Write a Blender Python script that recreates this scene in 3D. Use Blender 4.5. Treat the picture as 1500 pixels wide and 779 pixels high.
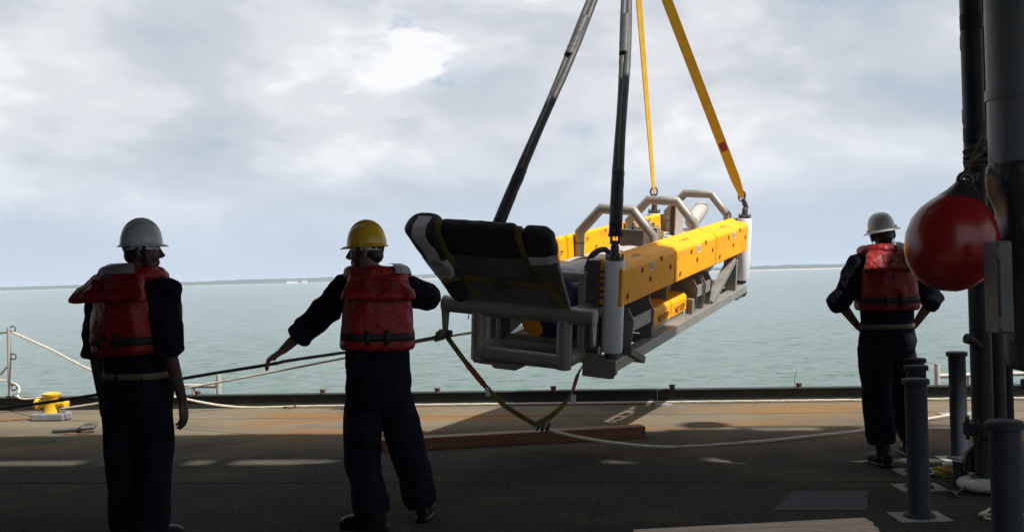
import bpy, bmesh, math, random
import numpy as np
from mathutils import Vector, Matrix, noise
random.seed(7); np.random.seed(7)
PI = math.pi; rad = math.radians
for o in list(bpy.data.objects): bpy.data.objects.remove(o)
SC = bpy.context.scene
COL = SC.collection

# ------------------------------------------------------------------ camera
FPX, CX, CY = 1600.0, 750.0, 389.5
CAM_LOC = Vector((0, 0, 1.5))
CAM_ROT = (Matrix.Rotation(rad(90.47), 3, 'X') @ Matrix.Rotation(rad(-1.52), 3, 'Z'))
cam = bpy.data.cameras.new('camera'); camo = bpy.data.objects.new('camera', cam)
COL.objects.link(camo); SC.camera = camo
camo.matrix_world = Matrix.Translation(CAM_LOC) @ CAM_ROT.to_4x4()
cam.sensor_width = 36; cam.lens = FPX / 1500 * 36; cam.clip_start = .05; cam.clip_end = 60000

# ------------------------------------------------------------------ sky and sun
SUN = Vector((.60, -.40, 1.0)).normalized()          # direction towards the sun
SUN_EL = math.asin(SUN.z); SUN_AZ = math.atan2(SUN.x, SUN.y)
SKY_STRENGTH = .10
W = bpy.data.worlds.new('World'); SC.world = W; W.use_nodes = True
nt = W.node_tree; nt.nodes.clear()
def N(tree, kind, **kw):
    n = tree.nodes.new(kind)
    for k, v in kw.items():
        if k in n.inputs.keys() if isinstance(k, str) else False: n.inputs[k].default_value = v
        else: setattr(n, k, v)
    return n
def L(tree, a, b): tree.links.new(a, b)
def ramp(tree, fac, stops, interp='EASE'):
    r = tree.nodes.new('ShaderNodeValToRGB'); r.color_ramp.interpolation = interp
    while len(r.color_ramp.elements) < len(stops): r.color_ramp.elements.new(.5)
    for e, (p, c) in zip(r.color_ramp.elements, stops):
        e.position = p; e.color = (*c, 1) if len(c) == 3 else c
    L(tree, fac, r.inputs[0]); return r.outputs[0]
def mixc(tree, fac, a, b, blend='MIX'):
    m = tree.nodes.new('ShaderNodeMix'); m.data_type = 'RGBA'; m.blend_type = blend
    for s, v in ((0, fac), (6, a), (7, b)):
        if hasattr(v, 'is_linked'): L(tree, v, m.inputs[s])
        else: m.inputs[s].default_value = v if s == 0 else (*v, 1)
    return m.outputs[2]
sky = N(nt, 'ShaderNodeTexSky', sky_type='NISHITA', sun_disc=False, sun_elevation=SUN_EL, sun_rotation=SUN_AZ,
        altitude=5, air_density=1.0, dust_density=1.5, ozone_density=1.0)
tc = N(nt, 'ShaderNodeTexCoord')
mp = N(nt, 'ShaderNodeMapping'); mp.inputs['Scale'].default_value = (1.0, 1.0, 1.7); mp.inputs['Location'].default_value = (.31, .2, .05)
L(nt, tc.outputs['Generated'], mp.inputs['Vector'])
n1 = N(nt, 'ShaderNodeTexNoise'); n1.inputs['Scale'].default_value = 4.2; n1.inputs['Detail'].default_value = 7; n1.inputs['Roughness'].default_value = .52; n1.inputs['Distortion'].default_value = .25
n2 = N(nt, 'ShaderNodeTexNoise'); n2.inputs['Scale'].default_value = 4.4; n2.inputs['Detail'].default_value = 8; n2.inputs['Roughness'].default_value = .52; n2.inputs['Distortion'].default_value = .3
L(nt, mp.outputs[0], n1.inputs['Vector'])
mp2 = N(nt, 'ShaderNodeMapping'); mp2.inputs['Scale'].default_value = (1.0, 1.0, 2.4); mp2.inputs['Location'].default_value = (3.1, 1.7, .4)
L(nt, tc.outputs['Generated'], mp2.inputs['Vector']); L(nt, mp2.outputs[0], n2.inputs['Vector'])
sz = N(nt, 'ShaderNodeSeparateXYZ'); L(nt, tc.outputs['Generated'], sz.inputs[0])
def sky_dir(px, py): return (CAM_ROT @ Vector(((px - CX)/FPX, -(py - CY)/FPX, -1))).normalized()
cl = n2.outputs[0]
n3 = N(nt, 'ShaderNodeTexNoise'); n3.inputs['Scale'].default_value = 10; n3.inputs['Detail'].default_value = 6; n3.inputs['Roughness'].default_value = .6; L(nt, mp.outputs[0], n3.inputs['Vector'])
for px, py, rr_, amt in ((585, 125, 120, .15), (70, 50, 260, .11), (310, 190, 150, -.03), (1290, 110, 300, -.11), (150, 275, 150, .08), (830, 200, 170, .07), (480, 250, 170, .06), (700, 205, 150, .08), (1150, 260, 200, .03), (980, 60, 160, -.03)):
    vd = N(nt, 'ShaderNodeVectorMath', operation='DISTANCE'); vd.inputs[1].default_value = sky_dir(px, py)
    # wobble the outline with the cloud noise
    wv = N(nt, 'ShaderNodeVectorMath', operation='MULTIPLY_ADD'); L(nt, n3.outputs['Color'], wv.inputs[0]); wv.inputs[1].default_value = (.20, .20, .20); wv.inputs[2].default_value = (-.10, -.10, -.10)
    wa = N(nt, 'ShaderNodeVectorMath', operation='ADD'); L(nt, tc.outputs['Generated'], wa.inputs[0]); L(nt, wv.outputs[0], wa.inputs[1]); L(nt, wa.outputs[0], vd.inputs[0])
    m1 = N(nt, 'ShaderNodeMapRange', interpolation_type='SMOOTHSTEP'); m1.inputs[1].default_value = 0; m1.inputs[2].default_value = rr_/FPX; m1.inputs[3].default_value = amt; m1.inputs[4].default_value = 0
    L(nt, vd.outputs['Value'], m1.inputs[0])
    ad = N(nt, 'ShaderNodeMath', operation='ADD'); L(nt, cl, ad.inputs[0]); L(nt, m1.outputs[0], ad.inputs[1]); cl = ad.outputs[0]
gap = N(nt, 'ShaderNodeVectorMath', operation='DISTANCE'); L(nt, wa.outputs[0], gap.inputs[0]); gap.inputs[1].default_value = sky_dir(600, 40)
gm = N(nt, 'ShaderNodeMapRange', interpolation_type='SMOOTHSTEP'); gm.inputs[2].default_value = 85/FPX; gm.inputs[3].default_value = -.20; gm.inputs[4].default_value = .0; L(nt, gap.outputs['Value'], gm.inputs[0])
ga = N(nt, 'ShaderNodeMath', operation='ADD'); L(nt, n1.outputs[0], ga.inputs[0]); L(nt, gm.outputs[0], ga.inputs[1])
cover = ramp(nt, ga.outputs[0], [(.24, (0, 0, 0)), (.40, (1, 1, 1))])
thick = ramp(nt, cl, [(.48, (0, 0, 0)), (.58, (1, 1, 1))])
cover = mixc(nt, 1.0, cover, thick, 'LIGHTEN')
shade = ramp(nt, cl, [(.29, (2.95, 3.45, 4.0)), (.41, (3.75, 3.98, 4.35)), (.51, (4.65, 4.83, 5.1)), (.61, (6.0, 6.05, 6.15))])
skyc = mixc(nt, 1.0, sky.outputs[0], (.80, .80, .82), 'MULTIPLY')
col = mixc(nt, cover, skyc, shade)
# distant hazy air low over the sea, the same all round the horizon
low = ramp(nt, sz.outputs[2], [(.0, (1, 1, 1)), (.02, (.85, .85, .85)), (.14, (0, 0, 0))])
col = mixc(nt, low, col, (3.35, 3.98, 4.7))
bg = N(nt, 'ShaderNodeBackground'); bg.inputs['Strength'].default_value = SKY_STRENGTH
L(nt, col, bg.inputs['Color'])
wo = N(nt, 'ShaderNodeOutputWorld'); L(nt, bg.outputs[0], wo.inputs['Surface'])

sl = bpy.data.lights.new('sun', 'SUN'); sl.energy = 4.4; sl.angle = rad(1.3); sl.color = (1.0, .95, .87)
so = bpy.data.objects.new('sun', sl); COL.objects.link(so); so.location = (8, -6, 14)
so.rotation_euler = (-SUN).to_track_quat('-Z', 'Y').to_euler()
vs = SC.view_settings; vs.view_transform = 'Standard'; vs.look = 'None'; vs.exposure = .7; vs.gamma = 1.0; vs.use_curve_mapping = False
SC.cycles.volume_bounces = 0

# ------------------------------------------------------------------ helpers
def at(px, py, d):
    """world point seen at photo pixel px,py at depth d metres"""
    return CAM_LOC + d * (CAM_ROT @ Vector(((px - CX) / FPX, -(py - CY) / FPX, -1)))
def ground(px, py, z=0.0):
    v = CAM_ROT @ Vector(((px - CX) / FPX, -(py - CY) / FPX, -1))
    return CAM_LOC + v * ((z - CAM_LOC.z) / v.z)
YAW = rad(7.4)
EA = Vector((math.cos(YAW), -math.sin(YAW), 0)); EB = Vector((math.sin(YAW), math.cos(YAW), 0))
def S(a, b, z=0.0): return EA * a + EB * b + Vector((0, 0, z))
SHIP = Matrix(((EA.x, EB.x, 0, 0), (EA.y, EB.y, 0, 0), (0, 0, 1, 0), (0, 0, 0, 1)))

def edge_a(px, b, py=585):
    v = CAM_ROT @ Vector(((px - CX) / FPX, -(py - CY) / FPX, -1)); t = (b - EB.dot(CAM_LOC)) / EB.dot(v)
    return EA.dot(CAM_LOC + v*t)
def frame_of(t, hint=None):
    t = t.normalized()
    h = hint if hint is not None else (Vector((0, 0, 1)) if abs(t.z) < .9 else Vector((1, 0, 0)))
    a = h - t * h.dot(t)
    if a.length < 1e-5: a = t.orthogonal()
    a.normalize(); return a, t.cross(a)
class MB:
    def __init__(s): s.v = []; s.f = []
    def add(s, vs, fs):
        k = len(s.v); s.v += [tuple(p) for p in vs]; s.f += [tuple(i + k for i in f) for f in fs]; return s
    def box(s, x0, x1, y0, y1, z0, z1, M=None):
        vs = [Vector((x, y, z)) for z in (z0, z1) for y in (y0, y1) for x in (x0, x1)]
        if M is not None: vs = [M @ p for p in vs]
        return s.add(vs, [(0, 2, 3, 1), (4, 5, 7, 6), (0, 1, 5, 4), (2, 6, 7, 3), (0, 4, 6, 2), (1, 3, 7, 5)])
    def rings(s, R, cap=True, loop=False):
        n = len(R[0]); vs = [p for r in R for p in r]; fs = []
        m = len(R)
        for i in range(m if loop else m - 1):
            for j in range(n):
                a = i * n + j; b = i * n + (j + 1) % n; i2 = (i + 1) % m
                fs.append((a, b, i2 * n + (j + 1) % n, i2 * n + j))
        if cap and not loop:
            fs.append(tuple(range(n - 1, -1, -1))); fs.append(tuple((m - 1) * n + j for j in range(n)))
        return s.add(vs, fs)
    def tube(s, pts, r, n=10, hint=None, squash=1.0, cap=True):
        pts = [Vector(p) for p in pts]; m = len(pts)
        rr = r if isinstance(r, (list, tuple)) else [r] * m
        R = []; a = None
        for i, p in enumerate(pts):
            t = (pts[min(i + 1, m - 1)] - pts[max(i - 1, 0)])
            if t.length < 1e-7: t = Vector((0, 0, 1))
            t.normalize()
            if a is None: a, b = frame_of(t, hint)
            else:
                a = a - t * a.dot(t); a = a.normalized() if a.length > 1e-4 else t.orthogonal().normalized(); b = t.cross(a)
            k = 1.0
            if 0 < i < m - 1:
                t1 = (pts[i] - pts[i-1]).normalized(); t2 = (pts[i+1] - pts[i]).normalized()
                k = 1 / max(.5, math.sqrt(max(.05, (1 + t1.dot(t2)) / 2)))
                bend = (t2 - t1); bend = bend.normalized() if bend.length > 1e-4 else None
            else: bend = None
            ring = []
            for j in range(n):
                q = a * math.cos(2*PI*j/n) * rr[i] + b * math.sin(2*PI*j/n) * rr[i] * squash
                if bend is not None: q += bend * q.dot(bend) * (k - 1)
                ring.append(p + q)
            R.append(ring)
        return s.rings(R, cap)
    def lathe(s, prof, c=(0, 0, 0), ax=(0, 0, 1), n=20, cap=True):
        ax = Vector(ax).normalized(); a, b = frame_of(ax); c = Vector(c)
        return s.rings([[c + ax * z + (a * math.cos(2*PI*j/n) + b * math.sin(2*PI*j/n)) * r for j in range(n)] for r, z in prof], cap)
    def prism(s, poly, z0, z1, M=None):
        n = len(poly); vs = [Vector((x, y, z0)) for x, y in poly] + [Vector((x, y, z1)) for x, y in poly]
        if M is not None: vs = [M @ p for p in vs]
        return s.add(vs, [tuple(range(n - 1, -1, -1)), tuple(range(n, 2*n))] + [(i, (i+1) % n, n + (i+1) % n, n + i) for i in range(n)])
    def ell(s, c, rx, ry, rz, M=None, n=14, m=9):
        c = Vector(c); R = []
        for i in range(m + 1):
            th = -PI/2 + PI * (i + .02 * (i == 0) - .02 * (i == m)) / m
            ring = []
            for j in range(n):
                p = Vector((rx * math.cos(th) * math.cos(2*PI*j/n), ry * math.cos(th) * math.sin(2*PI*j/n), rz * math.sin(th)))
                ring.append(c + (M @ p if M is not None else p))
            R.append(ring)
        return s.rings(R)
    def loft(s, secs, n=24, p=2.4):
        """secs: (centre, half-width vector, half-depth vector)"""
        R = []
        for c, a, b in secs:
            ring = []
            for j in range(n):
                t = 2*PI*j/n; cs, sn = math.cos(t), math.sin(t)
                ring.append(c + a * math.copysign(abs(cs) ** (2/p), cs) + b * math.copysign(abs(sn) ** (2/p), sn))
            R.append(ring)
        return s.rings(R)
    def ribbon(s, pts, w, th, hints):
        pts = [Vector(p) for p in pts]; m = len(pts); R = []
        for i, p in enumerate(pts):
            t = (pts[min(i+1, m-1)] - pts[max(i-1, 0)]).normalized()
            a, b = frame_of(t, hints[i] if isinstance(hints, list) else hints)
            wi = w[i] if isinstance(w, list) else w
            R.append([p + a*wi/2 + b*th/2, p + a*wi/2 - b*th/2, p - a*wi/2 - b*th/2, p - a*wi/2 + b*th/2])
        return s.rings(R)
    def build(s, name, m, parent=None, smooth=False, origin=None, bevel=0, kind=None, M=None):
        o0 = Vector(origin) if origin is not None else Vector((0, 0, 0))
        me = bpy.data.meshes.new(name)
        me.from_pydata([tuple(Vector(p) - o0) for p in s.v], [], s.f); me.validate(); me.update()
        return mkobj(name, me, m, parent, smooth, o0, bevel, kind, M)
def mkobj(name, me, m, parent=None, smooth=False, loc=None, bevel=0, kind=None, M=None):
    bm = bmesh.new(); bm.from_mesh(me); bmesh.ops.recalc_face_normals(bm, faces=bm.faces); bm.to_mesh(me); bm.free()
    if smooth:
        me.polygons.foreach_set('use_smooth', [True] * len(me.polygons))
        if smooth != 'all': me.set_sharp_from_angle(angle=rad(42))
    if m is not None: me.materials.append(MAT[m] if isinstance(m, str) else m)
    o = bpy.data.objects.new(name, me); COL.objects.link(o)
    if M is not None: o.matrix_world = M
    elif loc is not None: o.location = loc
    if parent is not None: o.parent = parent
    if bevel:
        b = o.modifiers.new('bevel', 'BEVEL'); b.width = bevel; b.segments = 2; b.limit_method = 'ANGLE'; b.angle_limit = rad(35)
        b.harden_normals = False
    if kind: o['kind'] = kind
    return o
def tag(o, label, cat, group=None):
    o['label'] = label; o['category'] = cat
    if group: o['group'] = group
    return o
def thing(name, label, cat, loc=(0, 0, 0), M=None, group=None):
    o = bpy.data.objects.new(name, None); COL.objects.link(o); o.empty_display_size = .1
    if M is not None: o.matrix_world = M
    else: o.location = loc
    return tag(o, label, cat, group)
def remesh(mb, voxel, smooth=4, amp=0, nscale=9, stretch=(1, 1, 1), seed=0, amp2=0, mask=None):
    me = bpy.data.meshes.new('tmp'); me.from_pydata(mb.v, [], mb.f); me.validate(); me.update()
    bm = bmesh.new(); bm.from_mesh(me); bmesh.ops.recalc_face_normals(bm, faces=bm.faces); bm.to_mesh(me); bm.free()
    o = bpy.data.objects.new('tmp', me); COL.objects.link(o)
    r = o.modifiers.new('r', 'REMESH'); r.mode = 'VOXEL'; r.voxel_size = voxel; r.adaptivity = 0
    if smooth:
        q = o.modifiers.new('s', 'SMOOTH'); q.factor = .5; q.iterations = smooth
    dg = bpy.context.evaluated_depsgraph_get(); dg.update()
    out = bpy.data.meshes.new_from_object(o.evaluated_get(dg))
    bpy.data.objects.remove(o); bpy.data.meshes.remove(me)
    if amp or amp2:
        n = len(out.vertices); co = np.empty(n*3, 'f'); nm = np.empty(n*3, 'f')
        out.vertices.foreach_get('co', co); out.vertices.foreach_get('normal', nm)
        co = co.reshape(-1, 3); nm = nm.reshape(-1, 3); off = np.empty(n, 'f')
        sx, sy, sz = stretch
        for i in range(n):
            p = Vector((co[i, 0]*sx, co[i, 1]*sy, co[i, 2]*sz)) * nscale + Vector((seed*7.1, seed*3.3, seed))
            v = noise.noise(p)
            off[i] = amp * (1 - 2*abs(v)*1.4) * .6 + amp * .6 * v + amp2 * noise.noise(p*3.1)
            if mask is not None: off[i] *= mask(co[i])
        out.vertices.foreach_set('co', (co + nm*off[:, None]).ravel())
        out.update()
    return out
def text_mesh(body, size, extrude=.0):
    cu = bpy.data.curves.new('t', 'FONT'); cu.body = body; cu.size = size; cu.align_x = 'CENTER'; cu.align_y = 'CENTER'; cu.extrude = extrude; cu.offset = size*.018
    o = bpy.data.objects.new('t', cu); COL.objects.link(o)
    dg = bpy.context.evaluated_depsgraph_get(); dg.update()
    me = bpy.data.meshes.new_from_object(o.evaluated_get(dg)); bpy.data.objects.remove(o)
    return me
def spline(P, n=12):
    P = [Vector(p) for p in P]; out = []
    Q = [P[0]*2 - P[1]] + P + [P[-1]*2 - P[-2]]
    for i in range(1, len(Q) - 2):
        p0, p1, p2, p3 = Q[i-1:i+3]
        for k in range(n):
            t = k / n
            out.append(.5 * ((2*p1) + (p2-p0)*t + (2*p0-5*p1+4*p2-p3)*t*t + (3*p1-p0-3*p2+p3)*t*t*t))
    return out + [P[-1]]
def resample(P, step):
    P = [Vector(p) for p in P]; d = [0]
    for a, b in zip(P, P[1:]): d.append(d[-1] + (b-a).length)
    n = max(2, int(d[-1]/step)); out = []; j = 0
    for i in range(n + 1):
        s = d[-1]*i/n
        while j < len(P) - 2 and d[j+1] < s: j += 1
        k = (s - d[j]) / max(1e-9, d[j+1]-d[j]); out.append(P[j].lerp(P[j+1], min(1, max(0, k))))
    return out
def rope_mb(P, r, mb=None, pitch=6.5):
    mb = mb or MB(); step = r*1.1; P = resample(P, step)
    a = None; strands = [[], [], []]
    for i, p in enumerate(P):
        t = (P[min(i+1, len(P)-1)] - P[max(i-1, 0)]).normalized()
        if a is None: a, b = frame_of(t)
        else: a = (a - t*a.dot(t)).normalized(); b = t.cross(a)
        for k in range(3):
            g = 2*PI*(i*step/(pitch*r) + k/3)
            strands[k].append(p + (a*math.cos(g) + b*math.sin(g))*r*.52)
    for st in strands: mb.tube(st, r*.56, 5)
    return mb

# ------------------------------------------------------------------ materials
MAT = {}
def mat(name, c1, c2=None, scale=8, rough=.6, rvar=.1, metal=0, bump=0, bscale=40, bdist=.01, lo=.35, hi=.65, c3=None, c3scale=3, c3lo=.58, c3hi=.7, spec=.5, stretch=None, coat=0):
    m = bpy.data.materials.new(name); m.use_nodes = True; t = m.node_tree; b = t.nodes['Principled BSDF']
    tc = t.nodes.new('ShaderNodeTexCoord'); vec = tc.outputs['Object']
    if stretch:
        mp = t.nodes.new('ShaderNodeMapping'); mp.inputs['Scale'].default_value = stretch; L(t, vec, mp.inputs[0]); vec = mp.outputs[0]
    def nz(s, det=5, rg=.55):
        n = t.nodes.new('ShaderNodeTexNoise'); n.inputs['Scale'].default_value = s; n.inputs['Detail'].default_value = det; n.inputs['Roughness'].default_value = rg
        L(t, vec, n.inputs['Vector']); return n.outputs[0]
    c2 = c2 or tuple(x*.8 for x in c1)
    f = nz(scale); cc = ramp(t, f, [(lo, c1), (hi, c2)], 'LINEAR')
    if c3:
        g = ramp(t, nz(c3scale, 7, .62), [(c3lo, (0, 0, 0)), (c3hi, (1, 1, 1))], 'LINEAR'); cc = mixc(t, g, cc, c3)
    L(t, cc, b.inputs['Base Color'])
    mr = t.nodes.new('ShaderNodeMapRange'); mr.inputs[3].default_value = max(.02, rough-rvar); mr.inputs[4].default_value = min(1, rough+rvar)
    L(t, nz(scale*1.7), mr.inputs[0]); L(t, mr.outputs[0], b.inputs['Roughness'])
    b.inputs['Metallic'].default_value = metal; b.inputs['Specular IOR Level'].default_value = spec
    if coat: b.inputs['Coat Weight'].default_value = coat; b.inputs['Coat Roughness'].default_value = .15
    if bump:
        bp = t.nodes.new('ShaderNodeBump'); bp.inputs['Strength'].default_value = bump; bp.inputs['Distance'].default_value = bdist
        L(t, nz(bscale, 4), bp.inputs['Height']); L(t, bp.outputs[0], b.inputs['Normal'])
    MAT[name] = m; return m
mat('navy', (.007, .0085, .015), (.011, .013, .021), 6, .9, .08, bump=.8, bscale=14, bdist=.03, spec=.05)
mat('vest', (.28, .010, .011), (.21, .0075, .0085), 7, .5, .1, bump=.8, bscale=16, bdist=.022, spec=.35)
mat('black_web', (.012, .012, .014), rough=.7, bump=.3, bscale=200, bdist=.002)
mat('tape', (.56, .57, .59), (.45, .46, .48), 12, .35, .12, bump=.3, bscale=60, bdist=.004)
mat('reflective', (.26, .27, .285), (.18, .19, .205), 30, .4, .12, bump=.4, bscale=40, bdist=.006)
mat('skin_dark', (.085, .048, .034), (.065, .036, .026), 18, .5, .08)
mat('skin', (.20, .108, .075), (.16, .08, .057), 18, .5, .08, bump=.15, bscale=180, bdist=.001)
mat('hair', (.012, .010, .009), (.02, .016, .013), 60, .55, bump=.5, bscale=160, bdist=.004)
mat('hat_white', (.50, .53, .56), (.45, .475, .50), 5, .28, .08, c3=(.40, .39, .36), c3scale=9, c3lo=.62, c3hi=.8)
mat('hat_yellow', (.72, .44, .03), (.64, .37, .02), 5, .28, .08, c3=(.45, .27, .03), c3scale=9, c3lo=.62, c3hi=.8)
mat('boot', (.006, .006, .007), (.010, .010, .010), 20, .5, .1, spec=.12, bump=.2, bscale=90, bdist=.002)
mat('belt', (.15, .125, .085), rough=.8, bump=.3, bscale=200, bdist=.001)
mat('yellow_paint', (.92, .38, .005), (.87, .35, .004), 3, .5, .07, spec=.12, bump=.06, bscale=150, bdist=.001, c3=(.50, .22, .03), c3scale=7, c3lo=.56, c3hi=.80)
mat('steel', (.29, .27, .245), (.22, .21, .19), 7, .48, .1, metal=.35, bump=.12, bscale=60, bdist=.002, c3=(.16, .14, .12), c3scale=5, c3lo=.6, c3hi=.8)
mat('dark_steel', (.060, .060, .060), (.085, .082, .078), 9, .5, .12, metal=.3, bump=.15, bscale=50, bdist=.002)
mat('roller', (.74, .76, .80), (.66, .68, .72), 4, .42, .08, bump=.1, bscale=30, bdist=.002, c3=(.30, .29, .27), c3scale=8, c3lo=.62, c3hi=.85, stretch=(1, 1, .3))
mat('hull_grey', (.40, .38, .36), (.33, .31, .29), 5, .5, .1)
mat('hull_blue', (.020, .028, .11), (.028, .035, .13), 6, .3, .1)
mat('foam', (.014, .014, .016), (.022, .022, .024), 10, .8, .1, bump=.3, bscale=40, bdist=.006)
mat('panel', (.13, .125, .12), (.10, .097, .093), 5, .6, .1)
mat('strap_olive', (.20, .155, .02), (.14, .105, .014), 14, .75, bump=.3, bscale=160, bdist=.002)
mat('strap_yellow', (.78, .47, .012), (.68, .38, .01), 10, .65, bump=.3, bscale=160, bdist=.002)
mat('strap_red', (.42, .05, .03), (.30, .04, .03), 14, .75)
mat('sleeve', (.046, .048, .053), (.034, .036, .039), 8, .6, .12, bump=.5, bscale=30, bdist=.008)
mat('rope_white', (.62, .57, .48), (.45, .40, .32), 30, .85)
mat('rope_dark', (.060, .058, .055), (.10, .095, .085), 30, .85)
mat('rope_yellow', (.50, .36, .08), (.38, .26, .06), 30, .85)
mat('print_black', (.012, .012, .013), rough=.7)
mat('stencil', (.06, .008, .008), (.11, .01, .01), 40, .8)
mat('print_white', (.7, .7, .7), (.6, .6, .6), 30, .6)
mat('hole', (.14, .05, .01), (.09, .035, .01), 30, .7)
mat('wood', (.20, .075, .030), (.13, .048, .022), 3, .7, .1, bump=.4, bscale=24, bdist=.004, stretch=(1, 14, 14))
mat('board', (.58, .46, .34), (.42, .32, .23), 3, .75, .1, bump=.4, bscale=20, bdist=.004, stretch=(1, 14, 14))
mat('post_grey', (.028, .034, .044), (.021, .026, .034), 5, .6, .1, spec=.15, bump=.1, bscale=50, bdist=.002, c3=(.09, .07, .05), c3scale=7, c3lo=.66, c3hi=.8)
mat('pipe_dark', (.03, .034, .04), (.024, .026, .03), 6, .55, .12, spec=.2, bump=.15, bscale=50, bdist=.002, c3=(.12, .06, .03), c3scale=5, c3lo=.68, c3hi=.8)
mat('pipe_light', (.12, .135, .155), (.10, .11, .125), 4, .45, .1, bump=.1, bscale=40, bdist=.002)
mat('cover_black', (.018, .018, .020), (.03, .03, .032), 7, .38, .12, bump=.4, bscale=20, bdist=.01)
mat('cabinet', (.08, .088, .083), (.06, .066, .062), 6, .45, .1, c3=(.11, .11, .10), c3scale=10, c3lo=.58, c3hi=.75)
mat('buoy_red', (.30, .011, .008), (.24, .009, .007), 3, .26, .08, bump=.04, bscale=6, bdist=.004, c3=(.24, .02, .016), c3scale=6, c3lo=.6, c3hi=.8)
mat('bitt_yellow', (.74, .44, .015), (.62, .34, .01), 8, .45, .1, c3=(.25, .10, .03), c3scale=14, c3lo=.64, c3hi=.74)
mat('base_grey', (.22, .23, .24), (.16, .16, .17), 9, .6)
mat('rust', (.11, .045, .022), (.06, .03, .02), 20, .8, bump=.5, bscale=80, bdist=.004)
mat('coaming', (.030, .033, .028), (.022, .024, .021), 4, .75, .12, spec=.2, bump=.2, bscale=30, bdist=.003, c3=(.10, .05, .025), c3scale=6, c3lo=.66, c3hi=.78)
mat('bay_paint', (.10, .10, .10), (.085, .085, .085), 3, .6)
mat('white_mark', (.26, .255, .24), (.18, .175, .16), 9, .75, bump=.3, bscale=150, bdist=.002, c3=(.15, .14, .12), c3scale=12, c3lo=.56, c3hi=.72)
mat('grip_patch', (.07, .073, .080), (.115, .12, .13), 70, .9, spec=.0, bump=.8, bscale=320, bdist=.004)
mat('hose_green', (.015, .07, .03), (.02, .09, .04), 12, .5)
mat('white_plastic', (.5, .5, .48), (.4, .4, .39), 9, .45)
mat('hull_paint', (.20, .21, .22), (.17, .18, .19), 3, .6)
mat('far_trees', (.028, .045, .026), (.05, .07, .04), .03, .9, spec=.1)
mat('far_sand', (.50, .44, .34), (.42, .36, .27), .02, .9, spec=.1)
mat('far_white', (.75, .74, .72), rough=.8)
mat('far_roof', (.25, .2, .18), rough=.8)
mat('eye', (.5, .48, .45), rough=.2)

# deck: dark non-skid paint with dust, scuffs and a wash of rust along the deck edge, sunlit band painted lighter
def deck_material():
    m = bpy.data.materials.new('deck'); m.use_nodes = True; t = m.node_tree; b = t.nodes['Principled BSDF']
    tc = t.nodes.new('ShaderNodeTexCoord'); v = tc.outputs['Object']
    def nz(s, det=6, rg=.6, vec=v):
        n = t.nodes.new('ShaderNodeTexNoise'); n.inputs['Scale'].default_value = s; n.inputs['Detail'].default_value = det; n.inputs['Roughness'].default_value = rg
        L(t, vec, n.inputs['Vector']); return n.outputs[0]
    base = ramp(t, nz(.9, 8, .65), [(.3, (.046, .045, .041)), (.7, (.074, .070, .060))], 'LINEAR')
    sp = ramp(t, nz(38, 4, .7), [(.38, (.66, .66, .66)), (.64, (1.28, 1.26, 1.22))], 'LINEAR')
    base = mixc(t, 1.0, base, sp, 'MULTIPLY')
    # lighter tan painted in where the sun falls, plus rust towards the coaming
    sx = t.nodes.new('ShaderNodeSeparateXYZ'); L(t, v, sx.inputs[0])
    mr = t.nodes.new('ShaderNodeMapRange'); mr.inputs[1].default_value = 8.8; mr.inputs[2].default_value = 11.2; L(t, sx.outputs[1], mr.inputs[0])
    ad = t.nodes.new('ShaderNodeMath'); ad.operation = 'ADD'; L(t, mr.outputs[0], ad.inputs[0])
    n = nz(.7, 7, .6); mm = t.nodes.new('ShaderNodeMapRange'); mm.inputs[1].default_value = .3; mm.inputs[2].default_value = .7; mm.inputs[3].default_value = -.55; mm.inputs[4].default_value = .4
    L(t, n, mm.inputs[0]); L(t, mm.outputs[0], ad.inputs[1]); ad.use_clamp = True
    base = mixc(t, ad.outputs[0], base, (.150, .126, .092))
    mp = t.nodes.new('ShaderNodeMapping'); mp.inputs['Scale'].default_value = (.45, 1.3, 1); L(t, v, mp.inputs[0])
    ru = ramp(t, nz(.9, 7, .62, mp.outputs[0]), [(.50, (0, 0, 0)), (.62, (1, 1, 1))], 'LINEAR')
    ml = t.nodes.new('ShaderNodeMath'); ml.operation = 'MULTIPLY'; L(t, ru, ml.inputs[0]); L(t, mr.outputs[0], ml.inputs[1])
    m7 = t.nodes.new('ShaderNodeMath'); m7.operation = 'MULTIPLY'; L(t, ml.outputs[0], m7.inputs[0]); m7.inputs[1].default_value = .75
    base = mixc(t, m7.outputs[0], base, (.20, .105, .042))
    vo = t.nodes.new('ShaderNodeTexVoronoi'); vo.inputs['Scale'].default_value = 1.6; L(t, v, vo.inputs['Vector'])
    ch = ramp(t, vo.outputs['Distance'], [(.012, (.8, .8, .8)), (.020, (0, 0, 0))], 'LINEAR'); base = mixc(t, ch, base, (.45, .44, .42))
    L(t, base, b.inputs['Base Color']); b.inputs['Roughness'].default_value = .8; b.inputs['Specular IOR Level'].default_value = .0
    bp = t.nodes.new('ShaderNodeBump'); bp.inputs['Strength'].default_value = .6; bp.inputs['Distance'].default_value = .004
    L(t, nz(140, 3), bp.inputs['Height']); L(t, bp.outputs[0], b.inputs['Normal'])
    MAT['deck'] = m
deck_material()
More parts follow.
